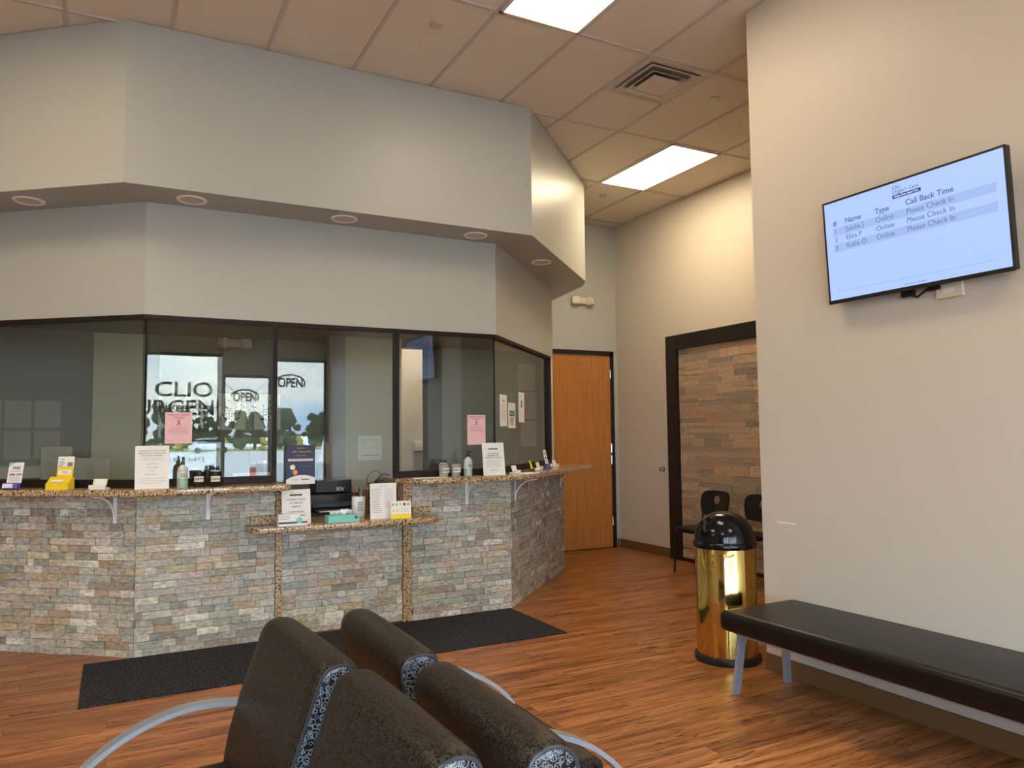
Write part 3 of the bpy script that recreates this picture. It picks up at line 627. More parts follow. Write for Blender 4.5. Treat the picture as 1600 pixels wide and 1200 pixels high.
pencup(.62, 5.53, 'CLEAN', 'dark cup full of pens marked CLEAN on the left counter', M_dark, 11)
pencup(.522, 5.57, 'DIRTY', 'empty dark cup marked DIRTY on the left counter', M_dark, 0)
M_clearcup = mat('clear_cup_plastic', (.34, .34, .31), .12)
# yellow brochure holder
yh = thing('brochure_holder', 'bright yellow brochure holder with a tall card on the left counter', 'brochure holder', (-.31, 5.86, CT), AL+.25)
MB().prism([(-.0, 0), (.085, 0), (.085, .075), (.06, .085), (0, .040)], -.072, .072, M=Matrix(((0, 0, 1, 0), (1, 0, 0, -.04), (0, 1, 0, 0), (0, 0, 0, 1))), bevel=.002).build('box', M_yellow, yh)
R = Matrix.Rotation(-.16, 4, 'X'); MB().box(-.052, .052, .040, .046, .03, .155, M=R).build('card_lower', M_yellow, yh); MB().box(-.052, .052, .040, .046, .1555, .225, M=R).build('card_upper', M_paper, yh)
b = MB(); 
for z, x0, x1 in ((.205, -.035, -.01), (.187, -.045, -.012), (.178, -.045, -.006), (.168, -.045, -.012), (.158, -.045, -.02)): b.box(x0, x1, .0385, .0398, z, z+.004, M=R)
text_into(b, 'FREE', .02, 0, .112, .0372, M=R); b.box(.012, .046, .0385, .0398, .158, .186, M=R); b.build('printed_text', M_grey_ink, yh)
MB().box(-.042, .042, .0375, .0398, .103, .133, M=R).build('white_band', M_paper, yh)
MB().box(-.04, .03, -.004, .02, .058, .063, M=TRS(0, -.005, 0, 0, .5)).build('brochures', M_paper, yh)
# purple leaflet holder
def leaflet(x, y, rz, label, z=CT):
    t = thing('leaflet_holder', label, 'leaflet holder', (x, y, z), rz); R = Matrix.Rotation(-.22, 4, 'X')
    MB().box(-.048, .048, .012, .016, .045, .185, M=R).build('leaflet', M_paper, t); MB().box(-.048, .048, -.030, .012, 0, .04, M=R, bevel=.002).build('pocket', M_purple, t)
    MB().box(-.045, .02, -.0325, -.0302, .006, .033, M=R).build('white_panel', M_paper, t)
    l = MB(); text_into(l, 'FREE', .024, .004, .14, .0112, M=R, bold=.0006); text_into(l, '80% OFF', .021, .004, .095, .0112, M=R, bold=.0006)
    for z in (.125, .08, .070, .060): l.box(-.035, .035, .0108, .0118, z, z+.002, M=R)
    l.build('printed_text', M_navy, t); MB().prism([(-.048, .185), (-.005, .185), (-.048, .155)], -.0118, -.0108, M=R @ Matrix.Rotation(PI/2, 4, 'X')).build('green_corner', M_teal, t)
leaflet(-.60, 6.08, AL+.25, 'white and purple discount leaflet holder at the left edge of the counter')
def cards(x, y, rz, label, m=None, z=CT):
    t = thing('business_card_holder', label, 'card holder', (x, y, z), rz)
    MB().box(-.055, .055, -.035, .025, 0, .012, bevel=.002).box(-.055, .055, -.035, -.030, .012, .030).build('tray', M_white, t)
    MB().box(-.044, .044, -.004, .006, .02, .072, M=TRS(0, -.012, 0, 0, -.35)).build('cards', m or M_paper, t)
    MB().box(-.04, -.034, -.0048, -.0041, .03, .065, M=TRS(0, -.012, 0, 0, -.35)).build('color_stripe', M_yellow, t)
cards(-.075, 5.70, AL+.2, 'white business card holder on the left counter right of the yellow holder')
# pay shelf
LT = .8185
o = sq('poster', 'dark blue parcel pickup poster with orange lettering hanging at the pay window', 'poster', 1.222, 5.655, 1.095, .208, .285, rx=0, paper=M_navy, lines=[('UPS', .02, -.045, .232, M_orange), ('Pickup Point', .018, .03, .232, M_orange)],
   bars=[(-.09, .09, .17, .186, M_paper), (-.04, .04, .208, .212, M_grey_ink), (-.03, .03, .262, .267, M_grey_ink)] + para(-.01, .08, .125, .135, 1, rnd, M_grey_ink) + para(-.08, .09, .173, .182, 1, rnd, M_grey_ink, .006))
MB().prism([(-.104, 0)] + curved((-.104, .035), (0, .095), (.104, .045), 8) + [(.104, 0)], .0001, .0014, M=Matrix.Rotation(PI/2, 4, 'X')).build('white_panel', M_paper, o)
MB().lathe([(0, 0), (.019, 0), (.019, .0012), (0, .0012)], 20, M=TRS(-.058, -.0001, .125, 0, PI/2), cap=False).build('white_roundel', M_paper, o); MB().lathe([(0, 0), (.018, 0), (.018, .002), (0, .002)], 20, M=TRS(-.040, -.0001, .088, 0, PI/2), cap=False).build('orange_roundel', M_orange, o)
b = MB(); b.box(.005, .06, -.0022, -.0015, .03, .04); text_into(b, 'PICKUP', .012, -.04, .03, -.002); b.build('printed_text', M_grey_ink, o)
o = sq('counter_sign', 'white PAYMENT IS DUE notice standing at the left of the low pay shelf', 'sign', 1.170, 5.53, LT, .205, .247, rz=.05, rx=-.12, lines=[('Clio', .012, -.03, .222, M_grey_ink), ('PAYMENT IS DUE', .0175, 0, .170, M_ink), ('AT TIME OF', .0175, 0, .145, M_ink), ('SERVICE', .0175, 0, .120, M_ink), ('YOU MAY HELP BUT', .012, 0, .086, M_ink)],
   bars=[(-.045, .045, .203, .214, M_navy)] + para(-.08, .08, .02, .07, 3, rnd, M_grey_ink)); acrylic_stand(o, .205, .247, -.12)
o = thing('tissue_box', 'white and blue box of masks in front of the payment notice', 'box', (1.125, 5.472, LT), .0)
MB().box(-.100, .100, -.035, .03, 0, .082, bevel=.002).build('box', M_white, o); MB().box(-.098, .098, -.0362, -.0351, .018, .030).build('blue_stripe', M_navy, o); MB().lathe([(0, 0), (.022, 0), (.022, .0012), (0, .0012)], 12, M=TRS(.045, -.0351, .038, 0, PI/2), cap=False).build('picture', M_teal, o)
b = MB(); b.box(.05, .085, -.0362, -.0351, .068, .076)
for q in para(-.09, 0, .045, .075, 3, rnd, None, .003, False): b.box(q[0], q[1], -.0362, -.0351, q[2], q[3])
b.build('printed_text', M_grey_ink, o)
o = thing('tissue_box', 'teal tissue box with a white tissue on the low pay shelf', 'tissue box', (1.49, 5.50, LT), .03)
MB().box(-.115, .115, -.05, .05, 0, .052, bevel=.003).build('box', M_teal, o)
b = MB(); n = 14
for i in range(n): 
    x = -.085+.15*i/(n-1); b.bm.verts.new((x, .0+.012*math.sin(i*1.3), .0515)); b.bm.verts.new((x*1.1, -.015+.016*math.sin(i*.9+1), .075+.018*math.sin(i/n*PI*.8)+.005*math.sin(i*2.1)))
b.bm.verts.ensure_lookup_table()
for i in range(n-1): b.bm.faces.new([b.bm.verts[k] for k in (2*i, 2*i+2, 2*i+3, 2*i+1)])
ts = b.build('tissue', M_paper, o, smooth=True); md = ts.modifiers.new('s', 'SOLIDIFY'); md.thickness = .002
MB().lathe([(0, 0), (.011, 0), (.011, .0012), (0, .0012)], 16, M=TRS(.09, -.05, .034, 0, PI/2), cap=False).build('logo', M_navy, o)
o = thing('wipes_canister', 'white canister with pens and scissors standing behind the teal tissue box', 'canister', (1.70, 5.80, LT), 0)
MB().lathe([(.050, 0), (.052, .003), (.052, .15), (.049, .155), (.046, .155), (.046, .02), (0, .02)], 28, cap=False).build('canister', M_white, o, smooth=True); b = MB()
for z in (.05, .065, .08, .095, .11): b.box(-.022, .022, -.0535, -.0522, z, z+.006)
b.build('printed_text', M_grey_ink, o)
for i, (dx, mm, nm) in enumerate(((-.025, M_red_ink, 'red'), (.0, M_dark, 'black'), (.02, M_navy, 'navy'))): tag(MB().tube([(1.70+dx*.6, 5.80, LT+.022), (1.70+dx*2, 5.79, LT+.24-.02*i)], .005, 8).build('pen', mm, smooth=True), '%s pen sticking out of the white canister behind the tissue box' % nm, 'pen', 'pens in the white canister')
o = sq('counter_sign', 'white two column price list standing at the right of the low pay shelf', 'sign', 1.822, 5.55, LT, .205, .265, rz=-.03, rx=-.06, lines=[('Self Pay Prices', .012, 0, .24, M_grey_ink)], bars=para(-.09, -.012, .04, .225, 13, rnd, M_grey_ink, .003, False) + para(.012, .09, .08, .225, 11, rnd, M_red_ink, .002, False)); acrylic_stand(o, .205, .265, -.06)
o = sq('counter_sign', 'small white and yellow symptom card in front of the price list', 'sign', 1.935, 5.475, LT, .16, .132, rz=-.03, rx=-.12, bars=[(-.08, .08, .0, .034, M_yellow)] + [(x, x+.018, .095, .115, (M_orange, M_teal, M_yellow, M_navy)[i % 4]) for i, x in enumerate((-.07, -.04, -.01, .02, .05))] + [(x, x+.016, .052, .068, M_yellow) for x in (-.065, -.035)] + para(0, .07, .045, .08, 3, rnd, M_grey_ink)); acrylic_stand(o, .16, .132, -.12)
# right counter
o = sq('poster', 'pink support poster with a ribbon taped on the glass left of the right corner', 'poster', 2.658, 5.668, 1.363, .165, .245, rz=.0, paper=M_pink, lines=[('SUPPORT STEFANI', .0165, 0, .222, M_red_ink), ('STEWART', .0165, 0, .203, M_red_ink)], bars=para(-.065, .065, .105, .15, 4, rnd, M_red_ink))
def ribbon_mark(o, z, s=1.):
    b = MB(); b.tube([(-.012*s, -.002, z-.022*s), (.006*s, -.002, z+.006*s), (.004*s, -.002, z+.013*s), (-.004*s, -.002, z+.013*s), (-.006*s, -.002, z+.006*s), (.012*s, -.002, z-.022*s)], rect=(.0045*s, .001), upv=Vector((0, 1, 0))); b.build('ribbon_symbol', M_red_ink, o)
ribbon_mark(o, .180)
o = sq('poster', 'pink support poster with a ribbon taped on the glass over the left counter notice', 'poster', .394, 5.668, 1.405, .172, .215, paper=M_pink, lines=[('SUPPORT STEFANI', .017, 0, .192, M_red_ink), ('STEWART', .017, 0, .172, M_red_ink)], bars=para(-.065, .065, .065, .115, 4, rnd, M_red_ink)); ribbon_mark(o, .148, 1.1)
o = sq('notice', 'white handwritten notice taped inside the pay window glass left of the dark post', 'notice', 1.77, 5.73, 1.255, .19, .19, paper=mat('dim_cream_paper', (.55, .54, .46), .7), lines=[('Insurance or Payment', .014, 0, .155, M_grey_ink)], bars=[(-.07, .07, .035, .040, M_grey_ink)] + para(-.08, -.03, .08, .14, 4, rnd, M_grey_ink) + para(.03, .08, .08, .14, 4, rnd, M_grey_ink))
sq('paper', 'white sheet lying flat at the left end of the right counter', 'paper', 2.20, 5.50, CT+.0008, .26, .13, rx=-PI/2, group=None)
def pencup2(*a): pass
pencup(2.335, 5.60, 'CLEAN', 'clear cup full of pens marked CLEAN on the right counter', M_clearcup, 11)
pencup(2.440, 5.60, 'DIRTY', 'empty clear cup marked DIRTY on the right counter', M_clearcup, 0)
sanitizer(2.535, 5.57, 'pump bottle of sanitizer gel on the right counter beside the white notice', None)
o = sq('counter_sign', 'white referral notice with a navy stripe standing on the right counter', 'sign', 2.765, 5.55, CT, .205, .268, rz=.06, rx=-.12, lines=[('ALL INSURANCE', .0145, 0, .175, M_ink), ('INFORMATION IS', .0145, 0, .158, M_ink), ('REQUIRED AT CHECK-IN', .0135, 0, .141, M_ink), ('THANK YOU!', .010, 0, .04, M_ink)], bars=[(-.045, .045, .212, .222, M_navy)] + para(-.07, .07, .065, .13, 5, rnd, M_grey_ink)); acrylic_stand(o, .205, .268, -.12)
AR = PI/4
def sheet_pane(lbl, t, h, w_, z, **k):
    # on the outside of the angled glass, t metres from its left end
    x = GL[2][0]+t*math.cos(.793)-.012*math.sin(-.793)*0; y = GL[2][1]+t*math.sin(.793)
    return sq('notice', lbl, 'notice', x+.004, y-.004, z, w_, h, rz=.793, **k)
sheet_pane('left curling white notice taped on the angled glass', .17, .272, .205, 1.515, lines=[('Urgent', .02, 0, .215, M_green_ink)], bars=para(-.07, .07, .15, .19, 2, rnd, M_grey_ink) + para(-.07, .07, .06, .14, 4, rnd, M_ink), group=None)
sheet_pane('white notice with a dark green stripe taped on the angled glass', .42, .225, .225, 1.50, lines=[('NOTICE', .028, 0, .12, M_paper)], bars=[(-.07, .08, .105, .155, M_green_ink)] + para(-.06, .06, .02, .095, 5, rnd, M_ink, .006))
sheet_pane('narrow white notice with a phone picture on the angled glass', .735, .28, .19, 1.555, bars=[(-.02, .025, .14, .20, M_ink), (-.012, .017, .155, .185, M_paper)] + para(-.05, .05, .04, .10, 3, rnd, M_grey_ink) + para(-.06, .06, .235, .25, 1, rnd, M_ink))
for i, (x, y, rz, lb) in enumerate(((3.03, 5.70, .7, 'small white and navy card holder just right of the white notice'), (3.56, 6.22, .8, 'flat white card tray nearer the rounded end of the right counter'))): cards(x, y, rz, lb)
o = thing('business_card_holder', 'small yellow card holder on the right counter', 'card holder', (3.42, 6.08, CT), .9); MB().box(-.03, .03, -.02, .02, 0, .015, bevel=.002).build('tray', M_dark, o); MB().box(-.025, .025, -.004, .004, .012, .095, M=TRS(0, 0, 0, 0, -.3)).build('cards', M_yellow, o)
leaflet(3.80, 6.42, .75, 'white and purple discount leaflet holder near the rounded end of the right counter')
cards(3.98, 6.62, .75, 'white card holder closest to the rounded counter end'); 
tag(MB().box(-.10, .10, -.07, .07, 0, .006).build('paper', M_paper, M=TRS(3.10, 5.62, CT, .5)), 'loose white leaflet lying on the right counter by the corner', 'paper')

# ------------------------------------------------------------------ floor mat
tag(MB().box(-.14, 2.94, 4.745, 5.632, 0, .009, bevel=.003).build('floor_mat', M_carpet), 'long dark charcoal carpet runner along the reception desk', 'floor mat')

# ------------------------------------------------------------------ waste bin
wb = thing('waste_bin', 'tall brass waste bin with a black dome lid beside the bench', 'waste bin', (3.505, 3.715, 0))
MB().lathe([(.0, 0), (.205, 0), (.209, .012), (.206, .038), (.196, .045), (.0, .045)], 56, cap=False).build('base_ring', M_dark, wb, smooth=True)
MB().lathe([(.190, .0455), (.1905, .05), (.1905, .705), (.188, .71)], 64).build('body', M_brass, wb, smooth=True)
prof = [(.199, .7105), (.202, .718), (.202, .735), (.196, .745)] + [(.192*math.cos(a)**.9 if a < PI/2-.01 else 0., .748+.185*math.sin(a)) for a in [i*PI/2/14 for i in range(15)]]
MB().lathe(prof, 56, cap=False).lathe([(0, .7105), (.199, .7105)], 56, cap=False).build('dome_lid', mat('glossy_black_lid', (.004, .004, .005), .14, spec=.4), wb, smooth=True)
a0 = math.atan2(-3.6, -3.5)+.12
MB().tube([(math.cos(a0+t)*.193, math.sin(a0+t)*.193, .683-.012*math.cos(t*9)) for t in [i*.02-.18 for i in range(19)]], rect=(.004, .016)).build('handle', M_brass, wb)

# ------------------------------------------------------------------ bench
be = thing('bench', 'long black vinyl bench with silver legs along the beige wall', 'bench', (3.27, 2.0, 0))
BL = 1.235
cu = MB(); nx, ny = 12, 40
def rr_section(w2, z0, z1, r, n=6):
    pts = []
    for cx, cz, a0 in ((w2-r, z1-r, 0), (-w2+r, z1-r, PI/2), (-w2+r, z0+r, PI), (w2-r, z0+r, 1.5*PI)):
        for i in range(n+1): a = a0+i*PI/2/n; pts.append((cx+r*math.cos(a), cz+r*math.sin(a)))
    return pts
rings = []
for i in range(ny+1):
    t = -1+2*i/ny; t = math.copysign(1-(1-abs(t))**1.6, t) if abs(t) > .0 else 0; y = t*BL
    e = max(0, abs(y)-(BL-.05))/.05; k = 1-.035*(1-math.sqrt(max(0, 1-e*e)))/.295*1.2; drop = .030*(1-math.sqrt(max(0, 1-e*e)))
    rings.append([cu.bm.verts.new((x*k, y, z)) for x, z in rr_section(.293, .352+drop*.6, .466-drop+.004*math.cos(t*2.2), .036-min(.02, drop*.5))])
for a, b in zip(rings, rings[1:]):
    for i in range(len(a)): cu.bm.faces.new((a[i], a[(i+1) % len(a)], b[(i+1) % len(b)], b[i]))
cu.bm.faces.new(rings[0]); cu.bm.faces.new(rings[-1][::-1]); cu.build('cushion', M_seatbrown, be, smooth=60)
MB().box(-.19, -.16, -1.20, 1.20, .318, .351).box(.16, .19, -1.20, 1.20, .318, .351).box(-.16, .16, 1.16, 1.20, .318, .351).box(-.16, .16, -1.20, -1.16, .318, .351).build('seat_rail', M_silver, be)
for sx in (-1, 1):
    for sy in (1, -1): MB().tube([(sx*.163, sy*1.175, .330), (sx*.20, sy*1.20, .0)], rect=(.022, .045), upv=Vector((1, 0, 0))).build('leg', M_silver, be)

# ------------------------------------------------------------------ television
tv = thing('television', 'wall mounted television showing a pale blue waiting list', 'television', (3.46, 2.328, 2.42), -PI/2)
tv.rotation_euler = (math.radians(3.0), 0, -PI/2)
W2, H2 = .485, .277
# local: x along -Y world (to the right in view), -y towards the room
MB().box(-W2, W2, .0, .035, -H2, H2, bevel=.004).build('housing', M_dark, tv)
b = MB().box(-W2, W2, -.004, 0, H2-.011, H2).box(-W2, W2, -.006, 0, -H2-.008, -H2+.012).box(-W2, -W2+.010, -.004, 0, -H2, H2).box(W2-.010, W2, -.004, 0, -H2, H2); b.build('bezel', M_dark, tv)
M_scr = mat('lit_screen', (.02, .02, .02), .3, emit=(.38, .53, .92), es=.74); M_row = mat('lit_screen_row', (.02, .02, .02), .3, emit=(.34, .47, .84), es=.68)
M_ltxt = mat('screen_text', (.02, .03, .05), .5, emit=(.10, .17, .32), es=.6); M_ltxt2 = mat('screen_grey_text', (.02, .03, .05), .5, emit=(.13, .19, .32), es=.6)
scn = MB().box(-W2+.010, W2-.010, -.002, -.0005, -H2+.012, H2-.011).build('screen', M_scr, tv)
for z in (.080, -.008): MB().box(-W2+.055, W2-.05, -.0026, -.0021, z, z+.044).build('table_row', M_row, scn)
def stext(s_, size, x, z, name, mm, bold=0):
    b = MB(); text_into(b, s_, size, x, z, -.0028, 'LEFT', bold=bold); b.build(name, mm, scn)
for s_, x in (('#', -.425), ('Name', -.35), ('Type', -.17), ('Call Back Time', .0)): stext(s_, .040, x, .137, 'heading_text', M_ltxt, .0006)
for i, nm in enumerate(('Saisha J', 'Eliza P', 'Katie O')):
    for s_, x in ((str(i+1), -.42), (nm, -.35), ('Online', -.17), ('Please Check In', .0)): stext(s_, .038, x, .092-.044*i, 'list_entry', M_ltxt2)
stext('Clio', .026, -.065, .232, 'logo_text', M_ltxt); stext('Urgen+ Care', .026, -.065, .211, 'logo_text', M_ltxt)
MB().box(-.066, .085, -.0028, -.0022, .186, .204).build('logo_bar', mat('screen_navy', (.01, .01, .05), .5, emit=(.02, .04, .20), es=.5), scn)
b = MB(); text_into(b, 'Urgent Care. Expert Care.', .0135, .01, .191, -.0034, sx=.9); b.build('logo_text', mat('screen_white', (.1, .1, .1), .5, emit=(.6, .75, 1), es=.9), scn)
b = MB(); text_into(b, 'Powered by   Clockwise', .012, .02, -.255, -.0028); b.build('footer_text', M_ltxt2, scn); MB().box(-.43, .42, -.0027, -.0022, -.222, -.221).build('footer_rule', M_ltxt2, scn)
MB().box(-.16, .16, .036, .060, -.16, .12).box(-.05, .05, .060, .105, -.12, .08).build('wall_mount', M_dark, tv)
cb = MB().tube([(-.02, .05, -.27), (-.05, .05, -.305), (-.01, .05, -.318), (.03, .06, -.29), (.10, .05, -.275)], .006, 8).tube([(.09, .06, -.27), (.13, .06, -.29), (.17, .06, -.262)], .005, 8).box(-.09, -.03, .04, .07, -.31, -.28).box(.05, .11, .04, .07, -.30, -.275); cb.build('cables', M_dark, tv)
ob_ = thing('outlet_box', 'beige outlet box on the wall just under the television', 'outlet box', (XN, 2.18, 2.112), -PI/2); MB().box(-.065, .065, -.022, -.0005, -.035, .035, bevel=.004).build('cover', M_cream, ob_); MB().box(-.03, .03, -.0235, -.0225, -.012, .012).build('socket', M_white, ob_)

# ------------------------------------------------------------------ lounge chairs, back to back
PF = [(0, .868), (.034, .863), (.056, .845), (.072, .81), (.099, .73), (.127, .65), (.152, .56), (.168, .48), (.172, .42), (.165, .39)]
PR = [(.085, .39), (.072, .42), (.055, .48), (.030, .56), (-.006, .65), (-.034, .73), (-.052, .79), (-.054, .83), (-.036, .858)]
def smoothpath(P, k=5):
    out = []
    for i in range(len(P)-1):
        p0, p1, p2, p3 = P[max(0, i-1)], P[i], P[i+1], P[min(len(P)-1, i+2)]
        for j in range(k):
            t = j/k; out.append(tuple(.5*((2*b)+(-a+c)*t+(2*a-5*b+4*c-d)*t*t+(-a+3*b-3*c+d)*t**3) for a, b, c, d in zip(p0, p1, p2, p3)))
    return out+[P[-1]]
sm_ = smoothpath(PR + PF, 4); ap_ = max(range(len(sm_)), key=lambda i: sm_[i][1]); PR, PF = sm_[:ap_], sm_[ap_:]
PROF = PF + PR                                    # (forward, z)
CP = (sum(p[0] for p in PROF)/len(PROF), .63)
def make_chair(label, W=.59):
    t = thing('lounge_chair', label, 'chair', (0, 0, 0), 0, 'lounge chairs set back to back')
    # local: forward = +x, width along y
    b = MB(); uv = b.bm.loops.layers.uv.new('UVMap'); rings = []; n = len(PROF)
    secs = [(-1, .90, .012), (-.985, .95, .006), (-.95, .985, .002), (-.8, 1, 0), (-.4, 1.0, -.002), (0, 1.0, -.003), (.4, 1.0, -.002), (.8, 1, 0), (.95, .985, .002), (.985, .95, .006), (1, .90, .012)]
    def mid(z):
        f = [p for p in PF]; r = [p for p in PR]
        def ip(L, z):
            L = sorted(L, key=lambda p: p[1]); 
            for (xa, za), (xb, zb) in zip(L, L[1:]):
                if za <= z <= zb: return xa+(xb-xa)*(z-za)/max(1e-6, zb-za)
            return L[-1][0] if z > L[-1][1] else L[0][0]
        return (ip(f, z)+ip(r, z))/2
    arc = [0]
    for i in range(1, n): arc.append(arc[-1]+math.dist(PROF[i], PROF[i-1]))
    for y, k, dz in secs:
        ring = []
        for x, z in PROF:
            mx = mid(z); ring.append(b.bm.verts.new((mx+(x-mx)*k, y*W/2, (z-dz*max(0, (z-.4)/.46)))))
        rings.append((ring, y))
    for (a, ya), (c, yc) in zip(rings, rings[1:]):
        for i in range(n):
            j = (i+1) % n; f = b.bm.faces.new((a[i], a[j], c[j], c[i])); s0 = arc[i]; s1 = arc[i]+math.dist(PROF[i], PROF[j])
            for l, (u, v) in zip(f.loops, ((ya*W/2, s0), (ya*W/2, s1), (yc*W/2, s1), (yc*W/2, s0))): l[uv].uv = (u, v)
    bk = b.build('backrest', M_backvinyl, t, smooth=70)
    for sgn in (-1, 1):
        p = MB(); uv = p.bm.loops.layers.uv.new('UVMap'); y = sgn*W/2
        pts = []
        for x, z in PROF: mx = mid(z); pts.append((mx+(x-mx)*.895, z-.012*max(0, (z-.4)/.46)))
        cx, cz = mid(.63), .63
        for rr, yy in ((1, 0), (.6, .006), (.15, .009)): pass
        # paired ladder across the panel with a soft bulge
        half = len(PF); front = [pts[i] for i in range(len(PF))]; rear = [pts[i] for i in range(len(PF), n)][::-1]
        zs = [.392+(.8555-.392)*(1-(1-k/26)**1.7) for k in range(27)]
        def at(L, z):
            L = sorted(L, key=lambda q: q[1])
            for (xa, za), (xb, zb) in zip(L, L[1:]):
                if za <= z <= zb: return xa+(xb-xa)*(z-za)/max(1e-6, zb-za)
            return L[-1][0] if z > L[-1][1] else L[0][0]
        rows = []
        for z in zs:
            xf, xr = at(front, z), at(rear, z)
            rows.append([p.bm.verts.new((xr+(xf-xr)*s, y+sgn*.0075*math.sin(PI*s)*min(1, (.87-z)/.03) + sgn*.0005, z)) for s in (0, .2, .4, .6, .8, 1)])
        for a, c in zip(rows, rows[1:]):
            for i in range(5):
                f = p.bm.faces.new((a[i], a[i+1], c[i+1], c[i]))
                for l in f.loops: l[uv].uv = (l.vert.co.x, l.vert.co.z)
        p.build('side_panel', M_sidevinyl, bk, smooth=True)
        MB().tube([(q[0], y+sgn*.001, q[1]) for q in pts], .0042, 7, closed=True).build('piping', M_piping, bk, smooth=True)
    # seat cushion
    st = MB(); uv = st.bm.loops.layers.uv.new('UVMap'); st.prism([(.13, -W/2+.02), (.60, -W/2+.02), (.60, W/2-.02), (.13, W/2-.02)], .375, .465, bevel=.025)
    for f in st.bm.faces:
        for l in f.loops: l[uv].uv = (l.vert.co.x, l.vert.co.y)
    st.build('seat', M_backvinyl, t, smooth=True)
    MB().box(.10, .58, -W/2+.03, W/2-.03, .345, .374).build('seat_frame', M_silver, t)
    return t
ARC = [(.005, .40), (.008, .50), (.025, .565), (.07, .600), (.14, .618), (.22, .625), (.29, .622), (.36, .606), (.43, .580), (.50, .540), (.565, .485), (.61, .42), (.635, .34), (.645, .20), (.648, .0)]
AP = smoothpath(ARC)
def arm(t, y):
    MB().tube([(x, y, z) for x, z in AP], rect=(.050, .014), side=(0, 1, 0)).build('armrest', M_silver, t, smooth=30)
    MB().tube([(.11, y, .44), (.10, y, .20), (.085, y, 0)], rect=(.045, .012), side=(0, 1, 0)).build('leg', M_silver, t)
chs = [(.510, 2.25, PI+.07, 'black patterned lounge chair facing left, the far one of the left pair', (-.315,)), (.560, 1.595, PI+.03, 'black patterned lounge chair facing left, the near one of the left pair', (-.315, .315)),
       (.735, 2.235, 0.0, 'black patterned lounge chair facing right, the far one of the right pair', (.315,)), (.738, 1.550, -.01, 'black patterned lounge chair facing right, the near one of the right pair', (.325, -.32))]
for x, y, rz, lb, arms in chs:
    t = make_chair(lb); t.location = (x, y, 0); t.rotation_euler = (0, 0, rz)
    for a in arms: arm(t, a)

# ------------------------------------------------------------------ hall chairs
def hall_chair(x, y, rz, label):
    t = thing('hall_chair', label, 'chair', (x, y, 0), rz, 'black hall chairs by the stone panel')
    st = MB(); n = 28; pts = [(.21*math.copysign(abs(math.cos(a))**.6, math.cos(a)), .225*math.copysign(abs(math.sin(a))**.6, math.sin(a))) for a in [i*2*PI/n for i in range(n)]]
    st.prism(pts, .425, .47, bevel=.012).build('seat', M_seatbrown, t, smooth=True)
    # backrest with an oval opening, gently curved; local forward = -y
    b = MB(); n = 32; o1 = []; i1 = []
    for side, dy in ((0, 0), (1, .014)):
        ro = []; ri = []
        for i in range(n):
            a = i*2*PI/n; c, s_ = math.cos(a), math.sin(a); xo = .205*math.copysign(abs(c)**.45, c)*(1-.06*(s_ < 0)); zo = .70+.13*math.copysign(abs(s_)**.5, s_); xi = .05*c; zi = .735+.045*s_
            f = lambda X, Z: b.bm.verts.new((X, .20+dy-.03*(X/.2)**2+(Z-.6)*.18, Z))
            ro.append(f(xo, zo)); ri.append(f(xi, zi))
        o1.append(ro); i1.append(ri)
    for i in range(n):
        j = (i+1) % n
        b.bm.faces.new((o1[0][i], o1[0][j], i1[0][j], i1[0][i])); b.bm.faces.new((o1[1][j], o1[1][i], i1[1][i], i1[1][j])); b.bm.faces.new((o1[0][j], o1[0][i], o1[1][i], o1[1][j])); b.bm.faces.new((i1[0][i], i1[0][j], i1[1][j], i1[1][i]))
    b.build('backrest', M_dark, t, smooth=True)
    for sx in (-1, 1):
        MB().tube([(sx*.19, -.20, 0), (sx*.185, -.17, .424)], .010, 8).build('leg', M_dark, t, smooth=True)
        MB().tube([(sx*.19, .22, 0), (sx*.18, .17, .42), (sx*.175, .205, .66)], .010, 8).build('leg', M_dark, t, smooth=True)
hall_chair(5.37, 6.03, -PI/2, 'black chair with an oval back opening by the stone panel next to the black frame')
hall_chair(5.37, 5.40, -PI/2, 'black chair against the stone panel half hidden by the near wall')

